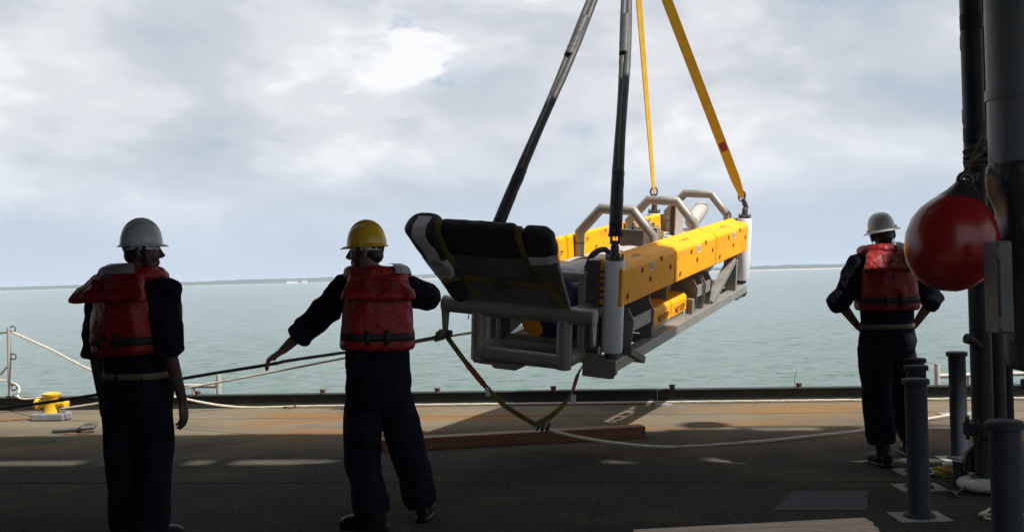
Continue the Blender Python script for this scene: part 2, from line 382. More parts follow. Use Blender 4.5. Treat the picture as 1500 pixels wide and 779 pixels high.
def water_material():
    m = bpy.data.materials.new('water'); m.use_nodes = True; t = m.node_tree; b = t.nodes['Principled BSDF']
    tc = t.nodes.new('ShaderNodeTexCoord'); v = tc.outputs['Object']
    mp = t.nodes.new('ShaderNodeMapping'); mp.inputs['Scale'].default_value = (.75, 1, 1); L(t, v, mp.inputs[0])
    def nz(s, det, vec):
        n = t.nodes.new('ShaderNodeTexNoise'); n.inputs['Scale'].default_value = s; n.inputs['Detail'].default_value = det; n.inputs['Roughness'].default_value = .6
        L(t, vec, n.inputs['Vector']); return n.outputs[0]
    cc = ramp(t, nz(.008, 4, v), [(.35, (.064, .112, .090)), (.65, (.080, .128, .104))], 'LINEAR')
    L(t, cc, b.inputs['Base Color']); b.inputs['Roughness'].default_value = .12; b.inputs['IOR'].default_value = 1.33
    # fine ripples, plus scattered short steep wavelets
    mp2 = t.nodes.new('ShaderNodeMapping'); mp2.inputs['Scale'].default_value = (.55, 1.25, 1); L(t, v, mp2.inputs[0])
    wl = ramp(t, nz(.85, 4, mp2.outputs[0]), [(.575, (0, 0, 0)), (.70, (1, 1, 1))], 'EASE')
    b1 = t.nodes.new('ShaderNodeBump'); b1.inputs['Strength'].default_value = 1.0; b1.inputs['Distance'].default_value = .13
    L(t, nz(1.6, 6, mp.outputs[0]), b1.inputs['Height'])
    b2 = t.nodes.new('ShaderNodeBump'); b2.inputs['Strength'].default_value = 1.0; b2.inputs['Distance'].default_value = .20
    L(t, wl, b2.inputs['Height']); L(t, b1.outputs[0], b2.inputs['Normal']); L(t, b2.outputs[0], b.inputs['Normal'])
    MAT['water'] = m
water_material()

# ================================================================== THE SETTING
SEA_Z = -5.0
def build_sea():
    ang = []
    a = -180.0
    while a < 180: ang.append(a); a += .16 if -34 <= a < 34 else 3.0
    ang = np.radians(np.array(ang)); r = [4.0, 12.0, 22.0]
    q = 30.0
    while q < 12000: r.append(q); q *= 1.02 if q < 45 else 1.0065 if q < 220 else 1.0125 if q < 900 else 1.06
    r = np.array(r); A, Rr = np.meshgrid(ang, r)
    X = Rr*np.sin(A); Y = Rr*np.cos(A); Z = np.zeros_like(X)
    rng = np.random.RandomState(3)
    sp = np.where(Rr < 220, Rr*.0065, Rr*.0125)
    for k in range(60):
        lam = .8 * (3.6/.8) ** rng.rand(); th = rng.normal(rad(80), .75); kk = 2*PI/lam
        amp = .0045 * lam ** .7
        fade = np.clip((lam/sp - 2.2)/2.5, 0, 1)
        ph = kk*(X*np.cos(th) + Y*np.sin(th)) + rng.rand()*6.28 + .6*np.sin(X*.05*rng.rand()+Y*.06*rng.rand())
        Z += amp*fade*(np.sin(ph) + .3*np.sin(2*ph + .6))
    V = np.stack([X, Y, Z], -1).reshape(-1, 3); n = len(ang); m = len(r)
    i = np.arange(m-1)[:, None]; j = np.arange(n)[None, :]; j2 = (j+1) % n
    F = np.stack([i*n+j, i*n+j2, (i+1)*n+j2, (i+1)*n+j], -1).reshape(-1, 4)
    me = bpy.data.meshes.new('sea'); me.vertices.add(len(V)); me.vertices.foreach_set('co', V.astype('f').ravel())
    me.loops.add(F.size); me.loops.foreach_set('vertex_index', F.astype('i').ravel())
    me.polygons.add(len(F)); me.polygons.foreach_set('loop_start', np.arange(0, F.size, 4, dtype='i')); me.polygons.foreach_set('loop_total', np.full(len(F), 4, 'i'))
    me.polygons.foreach_set('use_smooth', np.ones(len(F), bool)); me.update(calc_edges=True); me.validate()
    me.materials.append(MAT['water']); o = bpy.data.objects.new('sea', me); COL.objects.link(o); o.location = (0, 0, SEA_Z); o['kind'] = 'structure'
build_sea()

def build_shore():
    # low wooded coast about 3 km away, with a pale beach at its foot
    th = np.radians(np.arange(-48, 48.01, .06)); tr = MB(); bd = MB(); rings = []; beach = []
    for k, a in enumerate(th):
        deg = math.degrees(a); px = 750 + 1600*math.tan(a)
        dist = 3000 + 260*noise.noise(Vector((deg*.09, 1.3, 0)))
        h = 15 + 6*noise.noise(Vector((deg*.22, 5, 0))) + 2.0*noise.noise(Vector((deg*1.5, 8, 0))) + 1.6*noise.noise(Vector((deg*9, 2, 0)))
        h *= .62 + .38*min(1, max(0, (px-0)/500)); h = max(4, h)
        if px > 1000: h *= .92
        d = Vector((math.sin(a), math.cos(a), 0))
        P = lambda rr, z: d*(dist + rr) + Vector((0, 0, SEA_Z + z))
        ex = 1.6*noise.noise(Vector((deg*14, 3, 7)))
        rings.append([P(40, -1), P(44, 1.4), P(52, h*.72 + ex), P(75, h*.93 + ex*.5), P(120, h), P(260, h*.8), P(700, -1)])
        bw = 1.0 if px > 620 else .35
        beach.append([P(0, -1), P(18, .7*bw), P(45, 2.9*bw), P(52, 1), P(50, -1)])
    for R, mb in ((rings, tr), (beach, bd)):
        n = len(R[0]); mb.add([p for q in R for p in q], [(i*n+j, i*n+j+1, (i+1)*n+j+1, (i+1)*n+j) for i in range(len(R)-1) for j in range(n-1)])
    o = tr.build('far_shore', 'far_trees', smooth='all'); o['kind'] = 'structure'
    o = bd.build('beach', 'far_sand', smooth='all'); o['kind'] = 'structure'
build_shore()
def far_house(px, w, h, lab):
    a = math.atan((px-750)/1600); d = Vector((math.sin(a), math.cos(a), 0)); c = d*2960 + Vector((0, 0, SEA_Z+1))
    M = Matrix.Translation(c) @ Matrix.Rotation(-a, 4, 'Z')
    t = thing('shore_building', lab, 'building', M=M, group='pale buildings on the far shore')
    MB().box(-w/2, w/2, 0, 12, -2, h).build('wall', 'far_white', t)
    MB().prism([(-w/2-.6, h), (w/2+.6, h), (w/2-2, h+2.6), (-w/2+2, h+2.6)], -13, 1, Matrix.Rotation(PI/2, 4, 'X')).build('roof', 'far_roof', t)
for px, w, h, lab in ((428, 30, 5, 'long low pale building on the far wooded shore'), (446, 14, 6, 'small pale building beside the long one on the far shore'),
                      (612, 22, 6, 'wider pale building just above the sand of the far shore'), (640, 16, 5, 'small pale house just above the sand of the far shore')):
    far_house(px, w, h, lab)

# deck, hull, coaming
B_EDGE = 12.52
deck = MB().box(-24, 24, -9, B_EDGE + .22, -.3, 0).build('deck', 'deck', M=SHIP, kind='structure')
hull = MB().box(-24, 24, -9, B_EDGE + .20, -7, -.302).build('ship_side', 'hull_paint', M=SHIP, kind='structure')
for b in (7.86, 5.4, 11.55):
    MB().box(-23, 23, b-.008, b+.008, .0, .0035).build('weld_seam', 'deck', deck)
for a in (-6.2, -.4, 3.2, 8.9):
    MB().box(a-.008, a+.008, -8, 12.3, .0, .003).build('weld_seam', 'deck', deck)
co = thing('deck_edge_coaming', 'long low dark steel coaming along the deck edge', 'coaming', M=SHIP @ Matrix.Translation((0, B_EDGE, 0)))
for i in range(8):
    a0 = -24 + 6*i
    MB().box(a0+.0005, a0+5.9995, 0, .10, 0, .145).build('coaming_plate', 'coaming', co, bevel=.008)
MB().box(-24, 24, -.03, .13, .1455, .157).build('top_flange', 'coaming', co, bevel=.003)
for px in (473, 641, 811, 985, 1171, 290):
    p = Vector((edge_a(px, B_EDGE+.05), 0, 0))
    MB().lathe([(.03, 0), (.03, .03), (.036, .03), (.036, .045), (.03, .05)], (p.x, .05, .157), n=12).build('stud', 'rust', co, smooth=True)

# unseen bay round the camera; walls and roof outline set to shape the light
ROOF_Z = 4.4; ROOF_B = 8.85
ROOF_BACK = -7.0
roof = MB().box(-16, 7.6, 3.1, ROOF_B-1.70, ROOF_Z, ROOF_Z+.25).box(-16, 1.5, ROOF_BACK, 3.1, ROOF_Z, ROOF_Z+.25)  # back right left open to let fill light in
roof.box(-16, 7.6, ROOF_B-1.40, ROOF_B, ROOF_Z, ROOF_Z+.25)
lit = [(-4.6, -3.6), (-3.45, -3.3), (-2.75, -2.45), (-2.35, -1.4), (-1.3, -1.1), (.71, 1.04), (1.50, 1.9), (2.34, 2.9), (2.95, 3.8)]
so_ = Vector((SUN.x, SUN.y, 0))*(ROOF_Z/SUN.z)
lit = [tuple(EA.dot(Vector((x_, 8.75 - .13*x_, 0)) + so_) for x_ in q_) for q_ in lit]
prev = -16
for a0, a1 in lit + [(7.6, 7.6)]:
    if a0 > prev: roof.box(prev, a0, ROOF_B-1.70, ROOF_B-1.40, ROOF_Z+.02, ROOF_Z+.2)
    prev = a1
roof = roof.build('bay_roof', 'bay_paint', M=SHIP, kind='structure')
rg = random.Random(5)
for a, w, o_ in ((-2.6, .5, .12), (-.9, .9, .06), (.9, .3, .1), (3.4, .8, .14), (4.6, .35, .22), (5.6, 1.1, .08), (-4.6, .7, .05)):  # unseen pieces added to make the roof's shadow edge ragged
    MB().box(a-w/2, a+w/2, ROOF_B+.002, ROOF_B+o_, ROOF_Z+.05, ROOF_Z+.16).build('edge_shadow_block', 'bay_paint', roof)
MB().tube([(3.6, ROOF_B+.30, ROOF_Z+.1), (6.4, ROOF_B+.26, ROOF_Z+.1)], .035, 10).build('edge_shadow_rail', 'bay_paint', roof)  # unseen bar added for a thin separate shadow line
for a in (3.7, 5.0, 6.3): MB().box(a-.03, a+.03, ROOF_B+.002, ROOF_B+.28, ROOF_Z+.08, ROOF_Z+.12).build('edge_shadow_block', 'bay_paint', roof)
MB().box(-6.9, -6.6, ROOF_BACK, 6.2, 0, ROOF_Z-.354).build('shade_wall', 'bay_paint', M=SHIP, kind='structure')  # unseen wall added to close off light from the left
MB().box(-6.6, 1.5, ROOF_BACK, ROOF_BACK+.3, 0, ROOF_Z-.002).build('shade_back_wall', 'bay_paint', M=SHIP, kind='structure')  # unseen wall added to cut the fill from behind
for b in (3.2, 5.5):
    MB().box(-15, 7.5, b-.06, b+.06, ROOF_Z-.35, ROOF_Z-.002).build('roof_beam', 'bay_paint', M=SHIP, kind='structure')
for a in (-8.2, 7.4):
    for b in (3.2, 7.0):
        MB().box(a-.1, a+.1, b-.1, b+.1, 0, ROOF_Z-.003 if b > 5 else ROOF_Z-.352).build('roof_column', 'bay_paint', M=SHIP, kind='structure')

# ================================================================== THE SLED
VO = Vector((.7496, 8.5, .8851))
VR = Matrix.Rotation(-rad(24.49), 3, 'Z') @ Matrix.Rotation(rad(6.08), 3, 'X') @ Matrix.Rotation(rad(5.78), 3, 'Y')
VM = Matrix.Translation(VO) @ VR.to_4x4()
sled = thing('towed_sled', 'yellow and grey sled-shaped underwater vehicle hanging from four slings over the deck', 'sled', M=VM)
XC = -.535; LN = 4.6
def mirror(x): return 2*XC - x
RX90 = Matrix(((1, 0, 0, 0), (0, 0, -1, 0), (0, 1, 0, 0), (0, 0, 0, 1)))   # prism z -> -y ; poly (x,y)->(x,z)
def yprism(poly, y0, y1, mb=None):
    return (mb or MB()).prism(poly, -y1, -y0, RX90)
# six moulded covers
CP = [(.09, .36), (.095, .645), (.06, .685), (-.065, .70), (-.08, .725), (-.115, .725), (-.13, .70), (-.15, .47), (-.1, .37)]
for side in (0, 1):
    for k in range(3):
        y0 = -.06 + k*1.51; y1 = y0 + 1.475
        poly = [((mirror(x) if side else x), z) for x, z in CP]
        c = yprism(poly, y0, y1).build('float_cover', 'yellow_paint', sled, bevel=.022)
        inset = [((mirror(x) if side else x), z) for x, z in [(.075, .37), (.078, .635), (.045, .67), (-.10, .69), (-.13, .48), (-.09, .385)]]
        if k < 2: yprism(inset, y1-.02, y1+.055).build('joint_web', 'yellow_paint', c)
        for (fy, fz) in ((.10, .43), (.34, .60), (.50, .50), (.70, .64), (.90, .535)):
            yy = y0 + fy*1.475; zz = .36 + (fz-.36)*.98
            if side == 0:
                MB().lathe([(.024, 0), (.024, .004), (.017, .004), (.016, -.004)], (.0905 + (zz-.36)/.285*.005, yy, zz), (1, 0, 0), 12).build('bolt_hole', 'hole', c)
            else:
                xx = mirror(-.15 + .02*min(1, max(0, (zz+.05-.47)/.23)))
                MB().lathe([(.026, 0), (.026, .006), (.017, .006), (.016, 0)], (xx - .002, yy, zz + .05), (1, 0, -.1), 12).build('bolt_hole', 'hole', c)
        if side == 0:
            yy = y0 + .52*1.475
            MB().box(.0955, .0985, yy-.05, yy+.05, .565, .635).build('decal', 'print_white', c)
            me = text_mesh('GS', .06); o = mkobj('decal_mark', me, 'print_black', c, M=None)
            o.matrix_local = Matrix(((0, 0, 1, .0995), (1, 0, 0, yy), (0, 1, 0, .60), (0, 0, 0, 1)))
            me = text_mesh('NO STEP', .055); o = mkobj('lettering', me, 'print_black', c)
            n = Vector((.12, 0, 1)).normalized(); t = Vector((0, 1, 0)); u = n.cross(t); zt = .685 + .06*.12 + .003
            o.matrix_local = Matrix(((t.x, u.x, n.x, .0), (t.y, u.y, n.y, y0 + .62), (t.z, u.z, n.z, zt), (0, 0, 0, 1)))
# central tube with a blue nose
hul = MB().lathe([(.02, -.01), (.12, .0), (.21, .05), (.27, .14), (.295, .26), (.30, .40), (.30, 4.4), (.2, 4.5)], (XC, -.05, .30), (0, 1, 0), 40).build('body_tube', 'hull_grey', sled, smooth=True)
nose = MB().lathe([(.02, -.04), (.14, -.025), (.23, .03), (.285, .13), (.31, .26), (.31, .30)], (XC, -.05, .30), (0, 1, 0), 40).build('nose_cone', 'hull_blue', sled, smooth=True)
MB().lathe([(.02, .0), (.10, -.004), (.10, .004)], (XC-.11, -.055, .15), (-.3, -1, -.45), 20).build('nose_patch', 'yellow_paint', nose)
for y in (.9, 2.4, 3.9):
    MB().lathe([(.302, -.03), (.31, -.03), (.31, .03), (.302, .03)], (XC, y, .30), (0, 1, 0), 40, cap=False).build('tube_band', 'steel', hul, smooth=True)
# top deck plate and equipment between the covers
MB().box(XC-.37, XC+.37, .3, 4.45, .50, .52).build('top_plate', 'hull_grey', sled, bevel=.004)
for y, h, m_ in ((2.15, .14, 'dark_steel'), (2.42, .10, 'strap_olive'), (2.60, .13, 'steel'), (2.72, .08, 'strap_olive')):
    MB().box(XC-.1+random.uniform(-.05, .05), XC+.12, y-.06, y+.06, .59, .61+h).lathe([(.03, 0), (.03, .09), (.018, .09), (.018, .12)], (XC+.02, y, .60+h*.7), (random.uniform(-.4, .4), .2, 1), 10).build('valve_block', m_, sled, bevel=.006)
MB().box(XC+.02, XC+.07, 3.35, 3.6, .59, .93).build('antenna_plate', 'rust', sled, bevel=.006)
MB().box(XC+.072, XC+.085, 3.33, 3.62, .58, .95).build('antenna_face', 'hull_grey', sled, bevel=.003)
MB().lathe([(.02, -.04), (.075, -.02), (.085, .05), (.085, .4)], (XC+.1, 3.95, .70), (0, .9, .3), 18).build('sonar_head', 'hull_grey', sled, smooth=True)
# cable loop by the near corner
MB().tube(spline([(-.36, .35, .52), (-.35, .45, .68), (-.30, .65, .72), (-.24, .8, .60)], 8), .018, 8).build('cable_loop', 'foam', sled, smooth=True)
MB().tube(spline([(-.42, .45, .54), (-.38, .6, .66), (-.33, .75, .69), (-.28, .95, .55)], 8), .014, 8).build('cable_loop', 'foam', sled, smooth=True)
# three tubular arches
for y in (1.62, 3.10, 4.56):
    hx = .355
    a = MB().tube([(XC-hx, y, .40), (XC-hx, y, .745), (XC-hx+.20, y, .975), (XC+hx-.20, y, .975), (XC+hx, y, .745), (XC+hx, y, .40)], .046, 16, hint=Vector((0, 1, 0))).build('lifting_arch', 'steel', sled, smooth=True)
    for sx in (-1, 1):
        MB().lathe([(.049, 0), (.049, .012)], (XC+sx*hx, y, .64), n=16).build('weld_ring', 'dark_steel', a)
# side rails, corner columns, rollers
for side in (0, 1):
    fx = (lambda x: mirror(x)) if side else (lambda x: x)
    def bx(x0, x1, y0, y1, z0, z1, mb=None):
        q = sorted((fx(x0), fx(x1))); return (mb or MB()).box(q[0], q[1], y0, y1, z0, z1)
    bx(-.02, .085, -.12, 4.55, -.135, -.045).build('side_rail', 'steel', sled, bevel=.006)
    bx(-.13, -.05, -.12, 4.5, .29, .355).build('upper_rail', 'steel', sled, bevel=.006)
    for y in (-.06, 4.62):
        s_ = 1 if y < 1 else -1
        c = MB(); bx(-.19, -.085, y-.03, y+.10*s_ if s_ > 0 else y+.03, -.19, .715, c) if s_ > 0 else bx(-.19, -.085, y-.10, y+.03, -.19, .715, c)
        c = c.build('corner_column', 'dark_steel' if y < 1 else 'steel', sled, bevel=.006)
        for q in range(5):
            bx(-.084, -.05, y-.028, y+.03, .42+q*.05, .44+q*.05).build('rung', 'dark_steel', c)
        pl = [(-.19, -.19), (.06, -.19), (.09, -.13), (-.085, .02), (-.19, .02)]
        yprism([(fx(a_), b_) for a_, b_ in pl], y-.05, y-.028).build('corner_gusset', 'steel', sled)
        bx(-.20, .03, y-.025, y+.16, -.20, -.137).build('foot_plate', 'steel', sled, bevel=.005) if s_ > 0 else bx(-.20, .03, y-.3, y+.03, -.20, -.137).build('foot_plate', 'steel', sled, bevel=.005)
        ry = y + .06 - (.06 if y > 1 else 0); rx = fx(0.005)
        ro = MB().lathe([(.082, 0), (.086, .01), (.086, .70), (.080, .715)], (rx, ry, 0), n=28).build('fender_roller', 'roller', sled, smooth=True)
        MB().lathe([(.055, -.035), (.055, .0)], (rx, ry, -.002), n=14).lathe([(.022, -.06), (.022, -.03)], (rx, ry, 0), n=10).build('roller_bracket', 'dark_steel', ro)
        tp = MB().lathe([(.06, 0), (.06, .03), (.035, .035), (.033, .11), (.022, .12), (.02, .15)], (rx, ry, .717), n=14)
        for q in range(6):
            tp.lathe([(.008, 0), (.008, .05)], (rx+.062*math.cos(q*PI/3+.3), ry+.062*math.sin(q*PI/3+.3), .715), n=6)
        tp.build('roller_head', 'dark_steel', ro, smooth=True)
    # gussets between rail and covers
    for k, (y0, y1) in enumerate(((.35, .92), (1.15, 1.7), (2.36, 2.62), (2.68, 2.95))):
        for yy in (y0, y1-.012):
            pl = [(-.20, .288), (.02, .288), (.07, .19), (.045, -.044), (-.02, -.044), (-.20, .12)] if k != 1 else [(-.20, .288), (-.05, .288), (-.05, -.044), (-.20, .0)]
            yprism([(fx(a_), b_) for a_, b_ in pl], yy, yy+.012).build('gusset_plate', 'steel', sled)
        if k != 1: bx(.035, .05, y0+.013, y1-.013, .10, .21).build('gusset_web', 'steel', sled)
    p0, p1 = Vector((fx(.03), 2.98, -.045)), Vector((fx(.03), 3.95, .30))
    d = (p1-p0); M_ = Matrix.Translation(p0) @ Matrix.Rotation(math.atan2(d.z, d.y), 4, 'X')
    MB().box(-.045, .045, 0, d.length, -.035, .035, M_).build('diagonal_brace', 'steel', sled, bevel=.005)
    bx(-.04, .075, 4.0, 4.06, -.045, .30).build('rear_post', 'steel', sled, bevel=.004)
    bx(-.02, .05, .93, 1.0, -.044, .10).build('rail_bracket', 'dark_steel', sled, bevel=.004)
    bx(-.02, .05, 2.25, 2.33, -.044, .10).build('rail_bracket', 'steel', sled, bevel=.004)
    # folding step by the near roller
    Ms = Matrix.Translation((fx(.02), .18, -.02)) @ Matrix.Rotation(rad(-20), 4, 'X')
    MB().box(-.04, .09, 0, .42, -.03, .03, Ms).build('step_arm', 'dark_steel', sled, bevel=.006)
# yellow ballast boxes on the right rail
for k, (y0, y1) in enumerate(((1.14, 1.68), (1.70, 2.22))):
    bb = yprism([(.0, .0), (.0, .135), (-.022, .165), (-.21, .18), (-.21, .0)], y0, y1).build('ballast_box', 'yellow_paint', sled, bevel=.012)
    me = text_mesh('NO STEP', .085); o = mkobj('lettering', me, 'print_black', bb)
    o.matrix_local = Matrix(((0, 0, 1, .0032), (1, 0, 0, (y0+y1)/2+.02), (0, 1, 0, .05), (0, 0, 0, 1)))
MB().box(-.19, -.02, 1.16, 2.20, -.06, -.002).build('box_shelf', 'steel', sled)
# cross members under the body
for y in (.1, 1.1, 2.15, 3.2, 4.3):
    MB().box(mirror(-.02), -.02, y-.04, y+.04, -.13, -.06).build('cross_member', 'steel', sled, bevel=.005)
MB().box(XC-.3, XC+.3, .1, 4.3, -.06, .02).build('keel_plate', 'steel', sled, bevel=.005)
# tubular front cage
cage = []
TL, TR, YF = -.925, -.215, -.45
def ctube(pts, r=.058, nm='cage_tube', m_='steel'): return MB().tube(pts, r, 16).build(nm, m_, sled, smooth=True)
for x_ in (TL, TR):
    ctube([(x_, YF, -.075), (x_, YF, .35)])
    ctube([(x_, YF+.04, -.02), (x_, -.0, -.02)])
    ctube([(x_, -.05, -.06), (x_, -.05, .60)], .046)
    ctube([(x_, -.05, .57), (x_+(.07 if x_ == TR else -.07), .25, .57)], .046)
ctube([(TL, YF, -.022), (TR, YF, -.022)]); ctube([(TL, -.05, -.02), (TR, -.05, -.02)], .046)
ctube([(TL, -.05, .57), (TR, -.05, .57)], .04)
bar = ctube([(-1.215, YF, .335), (.005, YF, .335)], .064, 'pivot_bar')
for x_ in (-1.215, .012):
    MB().lathe([(.068, -.012), (.068, .012)], (x_, YF, .335), (1, 0, 0), 20).lathe([(.045, -.016), (.045, .016)], (x_, YF, .335), (1, 0, 0), 20).build('end_ring', 'steel', bar, smooth=True)
    yprism([(-.055, .335), (.055, .335), (.022, .09), (-.022, .09)], -.012, .012).build('drop_plate', 'steel', bar).matrix_local = Matrix(((0, 1, 0, x_), (1, 0, 0, YF), (0, 0, 1, 0), (0, 0, 0, 1)))
    MB().lathe([(.03, -.05), (.03, .05)], (x_, YF, .10), (1, 0, 0), 12).build('shackle_pin', 'dark_steel', bar)
ctube([(-.215, YF, .335), (-.16, -.05, .335)], .046)
ctube([(-.925, YF, .335), (-.99, -.05, .335)], .046)
yprism([(-.80, -.07), (-.76, -.115), (-.58, -.115), (-.50, -.07)], -.52, -.38).build('skid_plate', 'steel', sled, bevel=.004)
MB().box(-.9, -.25, -.015, .01, -.02, .06).build('cage_plate', 'steel', sled)
# folded padded ramp
pa, pb = Vector((0, -.46, .40)), Vector((0, -.90, 1.0))
up = (pb-pa).normalized(); hgt = (pb-pa).length; nrm = Vector((0, up.z, -up.y))   # nrm points up and back
PM = Matrix(((1, 0, 0, -.64), (0, up.y, nrm.y, pa.y), (0, up.z, nrm.z, pa.z), (0, 0, 0, 1)))
PMi = PM
pad = MB().box(-.45, .47, 0, hgt, -.02, .02, PMi).build('ramp_panel', 'panel', sled, bevel=.006)
P3 = PMi.to_3x3()
def padloft(name, secs, seed, n=32, p=3.4, amp=.006):
    """secs: centre (x,y,z), half along x, half along y, half thickness - lofted along x or y"""
    m = MB().loft([(PMi @ Vector(c), P3 @ Vector(a), P3 @ Vector(b)) for c, a, b in secs], n, p)
    return mkobj(name, remesh(m, .011, 6, amp, 8, seed=seed), 'foam', pad, smooth='all')
padloft('foam_blanket', [((x_, hgt-.115, 0), (0, .15*k, 0), (0, 0, .058*k)) for x_, k in ((-.40, .8), (-.37, 1), (-.1, 1.02), (.19, 1), (.215, .8))], 1)
padloft('foam_blanket', [((x_, hgt-.115, 0), (0, .14*k, 0), (0, 0, .058*k)) for x_, k in ((.27, .8), (.29, 1), (.43, 1), (.485, .7))], 2)
side = padloft('foam_side', [((-.545, hgt+.02, .01), (.10, 0, 0), (0, 0, .085)), ((-.545, hgt-.02, .01), (.145, 0, 0), (0, 0, .125)), ((-.51, hgt*.72, .0), (.125, 0, 0), (0, 0, .11)), ((-.46, hgt*.35, .0), (.095, 0, 0), (0, 0, .085)), ((-.43, .04, .0), (.075, 0, 0), (0, 0, .065)), ((-.42, -.02, 0), (.04, 0, 0), (0, 0, .04))], 4, 28, 2.6, .005)
def patch(src, test, name, m_, parent):
    """a thin skin lying on part of another part's surface"""
    inv = PMi.inverted(); bm = bmesh.new(); bm.from_mesh(src.data); bm.normal_update()
    for f in [f for f in bm.faces if not test(inv @ f.calc_center_median())]: bm.faces.remove(f)
    for v in [v for v in bm.verts if not v.link_faces]: bm.verts.remove(v)
    for v in bm.verts: v.co += v.normal*.004
    me = bpy.data.meshes.new(name); bm.to_mesh(me); bm.free()
    return mkobj(name, me, m_, parent, smooth='all')
patch(side, lambda p: .42*hgt < p.y < hgt+.05 and abs(p.x + .535 - (hgt-p.y)*.20 + .008*math.sin(p.y*30)) < .052 and p.z < .05, 'tape_patch', 'tape', side)
patch(side, lambda p: .34*hgt < p.y < .62*hgt and p.x > -.60 + .008*math.sin(p.y*50) and p.z < -.01 and p.x < -.37, 'tape_patch', 'tape', side)
def pstrap(pts, w=.05, m_='strap_olive', nm='ratchet_strap', hz=(0, 0, -1)):
    pp = resample(spline([PMi @ Vector(p) for p in pts], 8), .03)
    h = PMi.to_3x3() @ Vector(hz)
    return MB().ribbon(pp, w, .006, [ (pp[min(i+1, len(pp)-1)]-pp[max(i-1, 0)]).cross(h) for i in range(len(pp))]).build(nm, m_, pad)
s1 = pstrap([(-.385, hgt+.045, .0), (-.39, hgt+.02, -.055), (-.385, hgt-.10, -.075), (-.37, hgt*.6, -.062), (-.34, .30, -.04), (-.28, .05, -.028)])
s2 = pstrap([(.243, hgt+.03, -.0), (.243, hgt+.01, -.045), (.245, hgt-.15, -.06), (.27, hgt*.6, -.03), (.33, .3, -.03), (.43, .02, -.03)])
s3 = pstrap([(-.47, .26, -.10), (-.36, .27, -.065), (-.25, .26, -.036), (.0, .24, -.032), (.3, .23, -.032), (.46, .20, -.03)], .045)
for q, s_, y_ in ((-.34, s1, .30), (.29, s2, .33), (.0, s3, .24)):
    MB().box(q-.035, q+.035, y_-.05, y_+.05, -.065, -.038, PMi).build('ratchet', 'dark_steel', s_, bevel=.005)
pp = [PMi @ Vector((.285+.20*t, hgt-.235+.02*t, -.070+.022*max(0, t-.7)/.3)) for t in (0, .35, .7, 1)]
MB().ribbon(pp, .07, .005, P3 @ Vector((0, 1, 0))).build('tape_patch', 'tape', pad)
MB().tube([PMi @ Vector((-.34, .02, -.03)), PMi @ Vector((-.40, -.18, -.06))], .004, 5).build('loose_tie', 'black_web', pad)

# ================================================================== SLINGS AND ROPES
RING = at(925, -135, 10.55)
def vloc(x, y, z): return VM @ Vector((x, y, z))
tops = [vloc(.005, 0, .87), vloc(mirror(.005)+.055, 0, .85), vloc(.005, 4.62, .87), vloc(mirror(.005), 4.62, .87)]
def black_sling(p, lab):
    t = thing('lifting_sling', lab, 'sling', p, group='slings carrying the sled')
    d = RING - p; n = 90; mb = MB(); rg = random.Random(int(p.x*100))
    side = d.cross(Vector((0, 1, 0))).normalized()
    for off, ph in ((-.022, 0), (.022, 1.6)):
        pts, rr = [], []
        for i in range(n+1):
            u = i/n; w = math.sin(u*9+ph)*.012*math.sin(u*PI)
            pts.append(d*u*.985 + d*.015 + side*(off*(1 - .5*u) + w) + Vector((0, off*math.sin(u*5), 0)))
            wr = .25 < (u*3.0) % 1 < .55
            rr.append(.030*(1 + (.06*rg.uniform(-1, 1) if wr else .02*rg.uniform(-1, 1))))
        mb.tube(pts, rr, 10)
    mb.build('webbing_leg', 'sleeve', t, smooth='all')
    k = MB()
    pts = [d*(.03+.14*i/24) for i in range(25)]
    k.tube(pts, [.048*(1+.05*rg.uniform(-1, 1)) for i in range(25)], 14).build('wear_sleeve', 'foam', t, smooth='all')
    k = MB()
    pts = [d*(.50+.12*i/24) for i in range(25)]
    k.tube(pts, [.047*(1+.06*rg.uniform(-1, 1)) for i in range(25)], 14).build('wear_sleeve', 'sleeve', t, smooth='all')
    dn = d.normalized()
    MB().tube([dn*.11, Vector((.03, 0, .0))+dn*.06, Vector((.03, 0, -.02)), Vector((0, 0, -.04)), Vector((-.03, 0, -.02)), Vector((-.03, 0, 0))+dn*.06, dn*.11], .011, 8).lathe([(.014, -.055), (.014, .055)], dn*.05, (1, 0, 0), 8).build('shackle', 'dark_steel', t, smooth=True)
    return t
black_sling(tops[0], 'black sleeved lifting sling rising from the near grey roller beside the covers')
black_sling(tops[1], 'black sleeved lifting sling rising slantwise from behind the black padded ramp')
def yellow_sling(p, lab, wd, tw, tagged):
    t = thing('lifting_sling', lab, 'sling', p, group='slings carrying the sled')
    d = RING - p; dn = d.normalized(); n = 60; pts = []; hs = []; ws = []
    a, b = frame_of(dn, Vector((1, 0, 0)))
    for i in range(n+1):
        u = .03 + .97*i/n; pts.append(d*u)
        g = tw[0] + (tw[1]-tw[0])*min(1, u*1.2); hs.append(a*math.cos(g) + b*math.sin(g)); ws.append(wd*(.35 + .65*min(1, u/.10)))
    MB().ribbon(pts, ws, .009, hs).build('webbing_leg', 'strap_yellow', t)
    if tagged:
        i0, i1 = 11, 14
        MB().ribbon([p_ for p_ in pts[i0:i1]], wd*.72, .014, hs[i0:i1]).build('red_tag', 'strap_red', t)
    ly = [dn*.19 + (a*math.cos(g)*.04 + Vector((0, 0, 1))*math.sin(g)*.055 - dn*.06) for g in np.linspace(0, 2*PI, 17)]
    MB().tube(ly, .010, 8).lathe([(.026, -.05), (.03, .03), (.02, .09)], (0, 0, 0), dn, 12).build('swivel_eye', 'dark_steel', t, smooth=True)
    return t
yellow_sling(tops[2], 'wide yellow lifting sling with red tag at the sunlit far roller', .105, (.1, .25), True)
yellow_sling(tops[3], 'narrow yellow lifting sling seen edge-on behind the middle arch', .10, (1.15, .9), False)
hk = thing('crane_hook', 'steel crane hook block with wire above the sling ends', 'hook', RING)
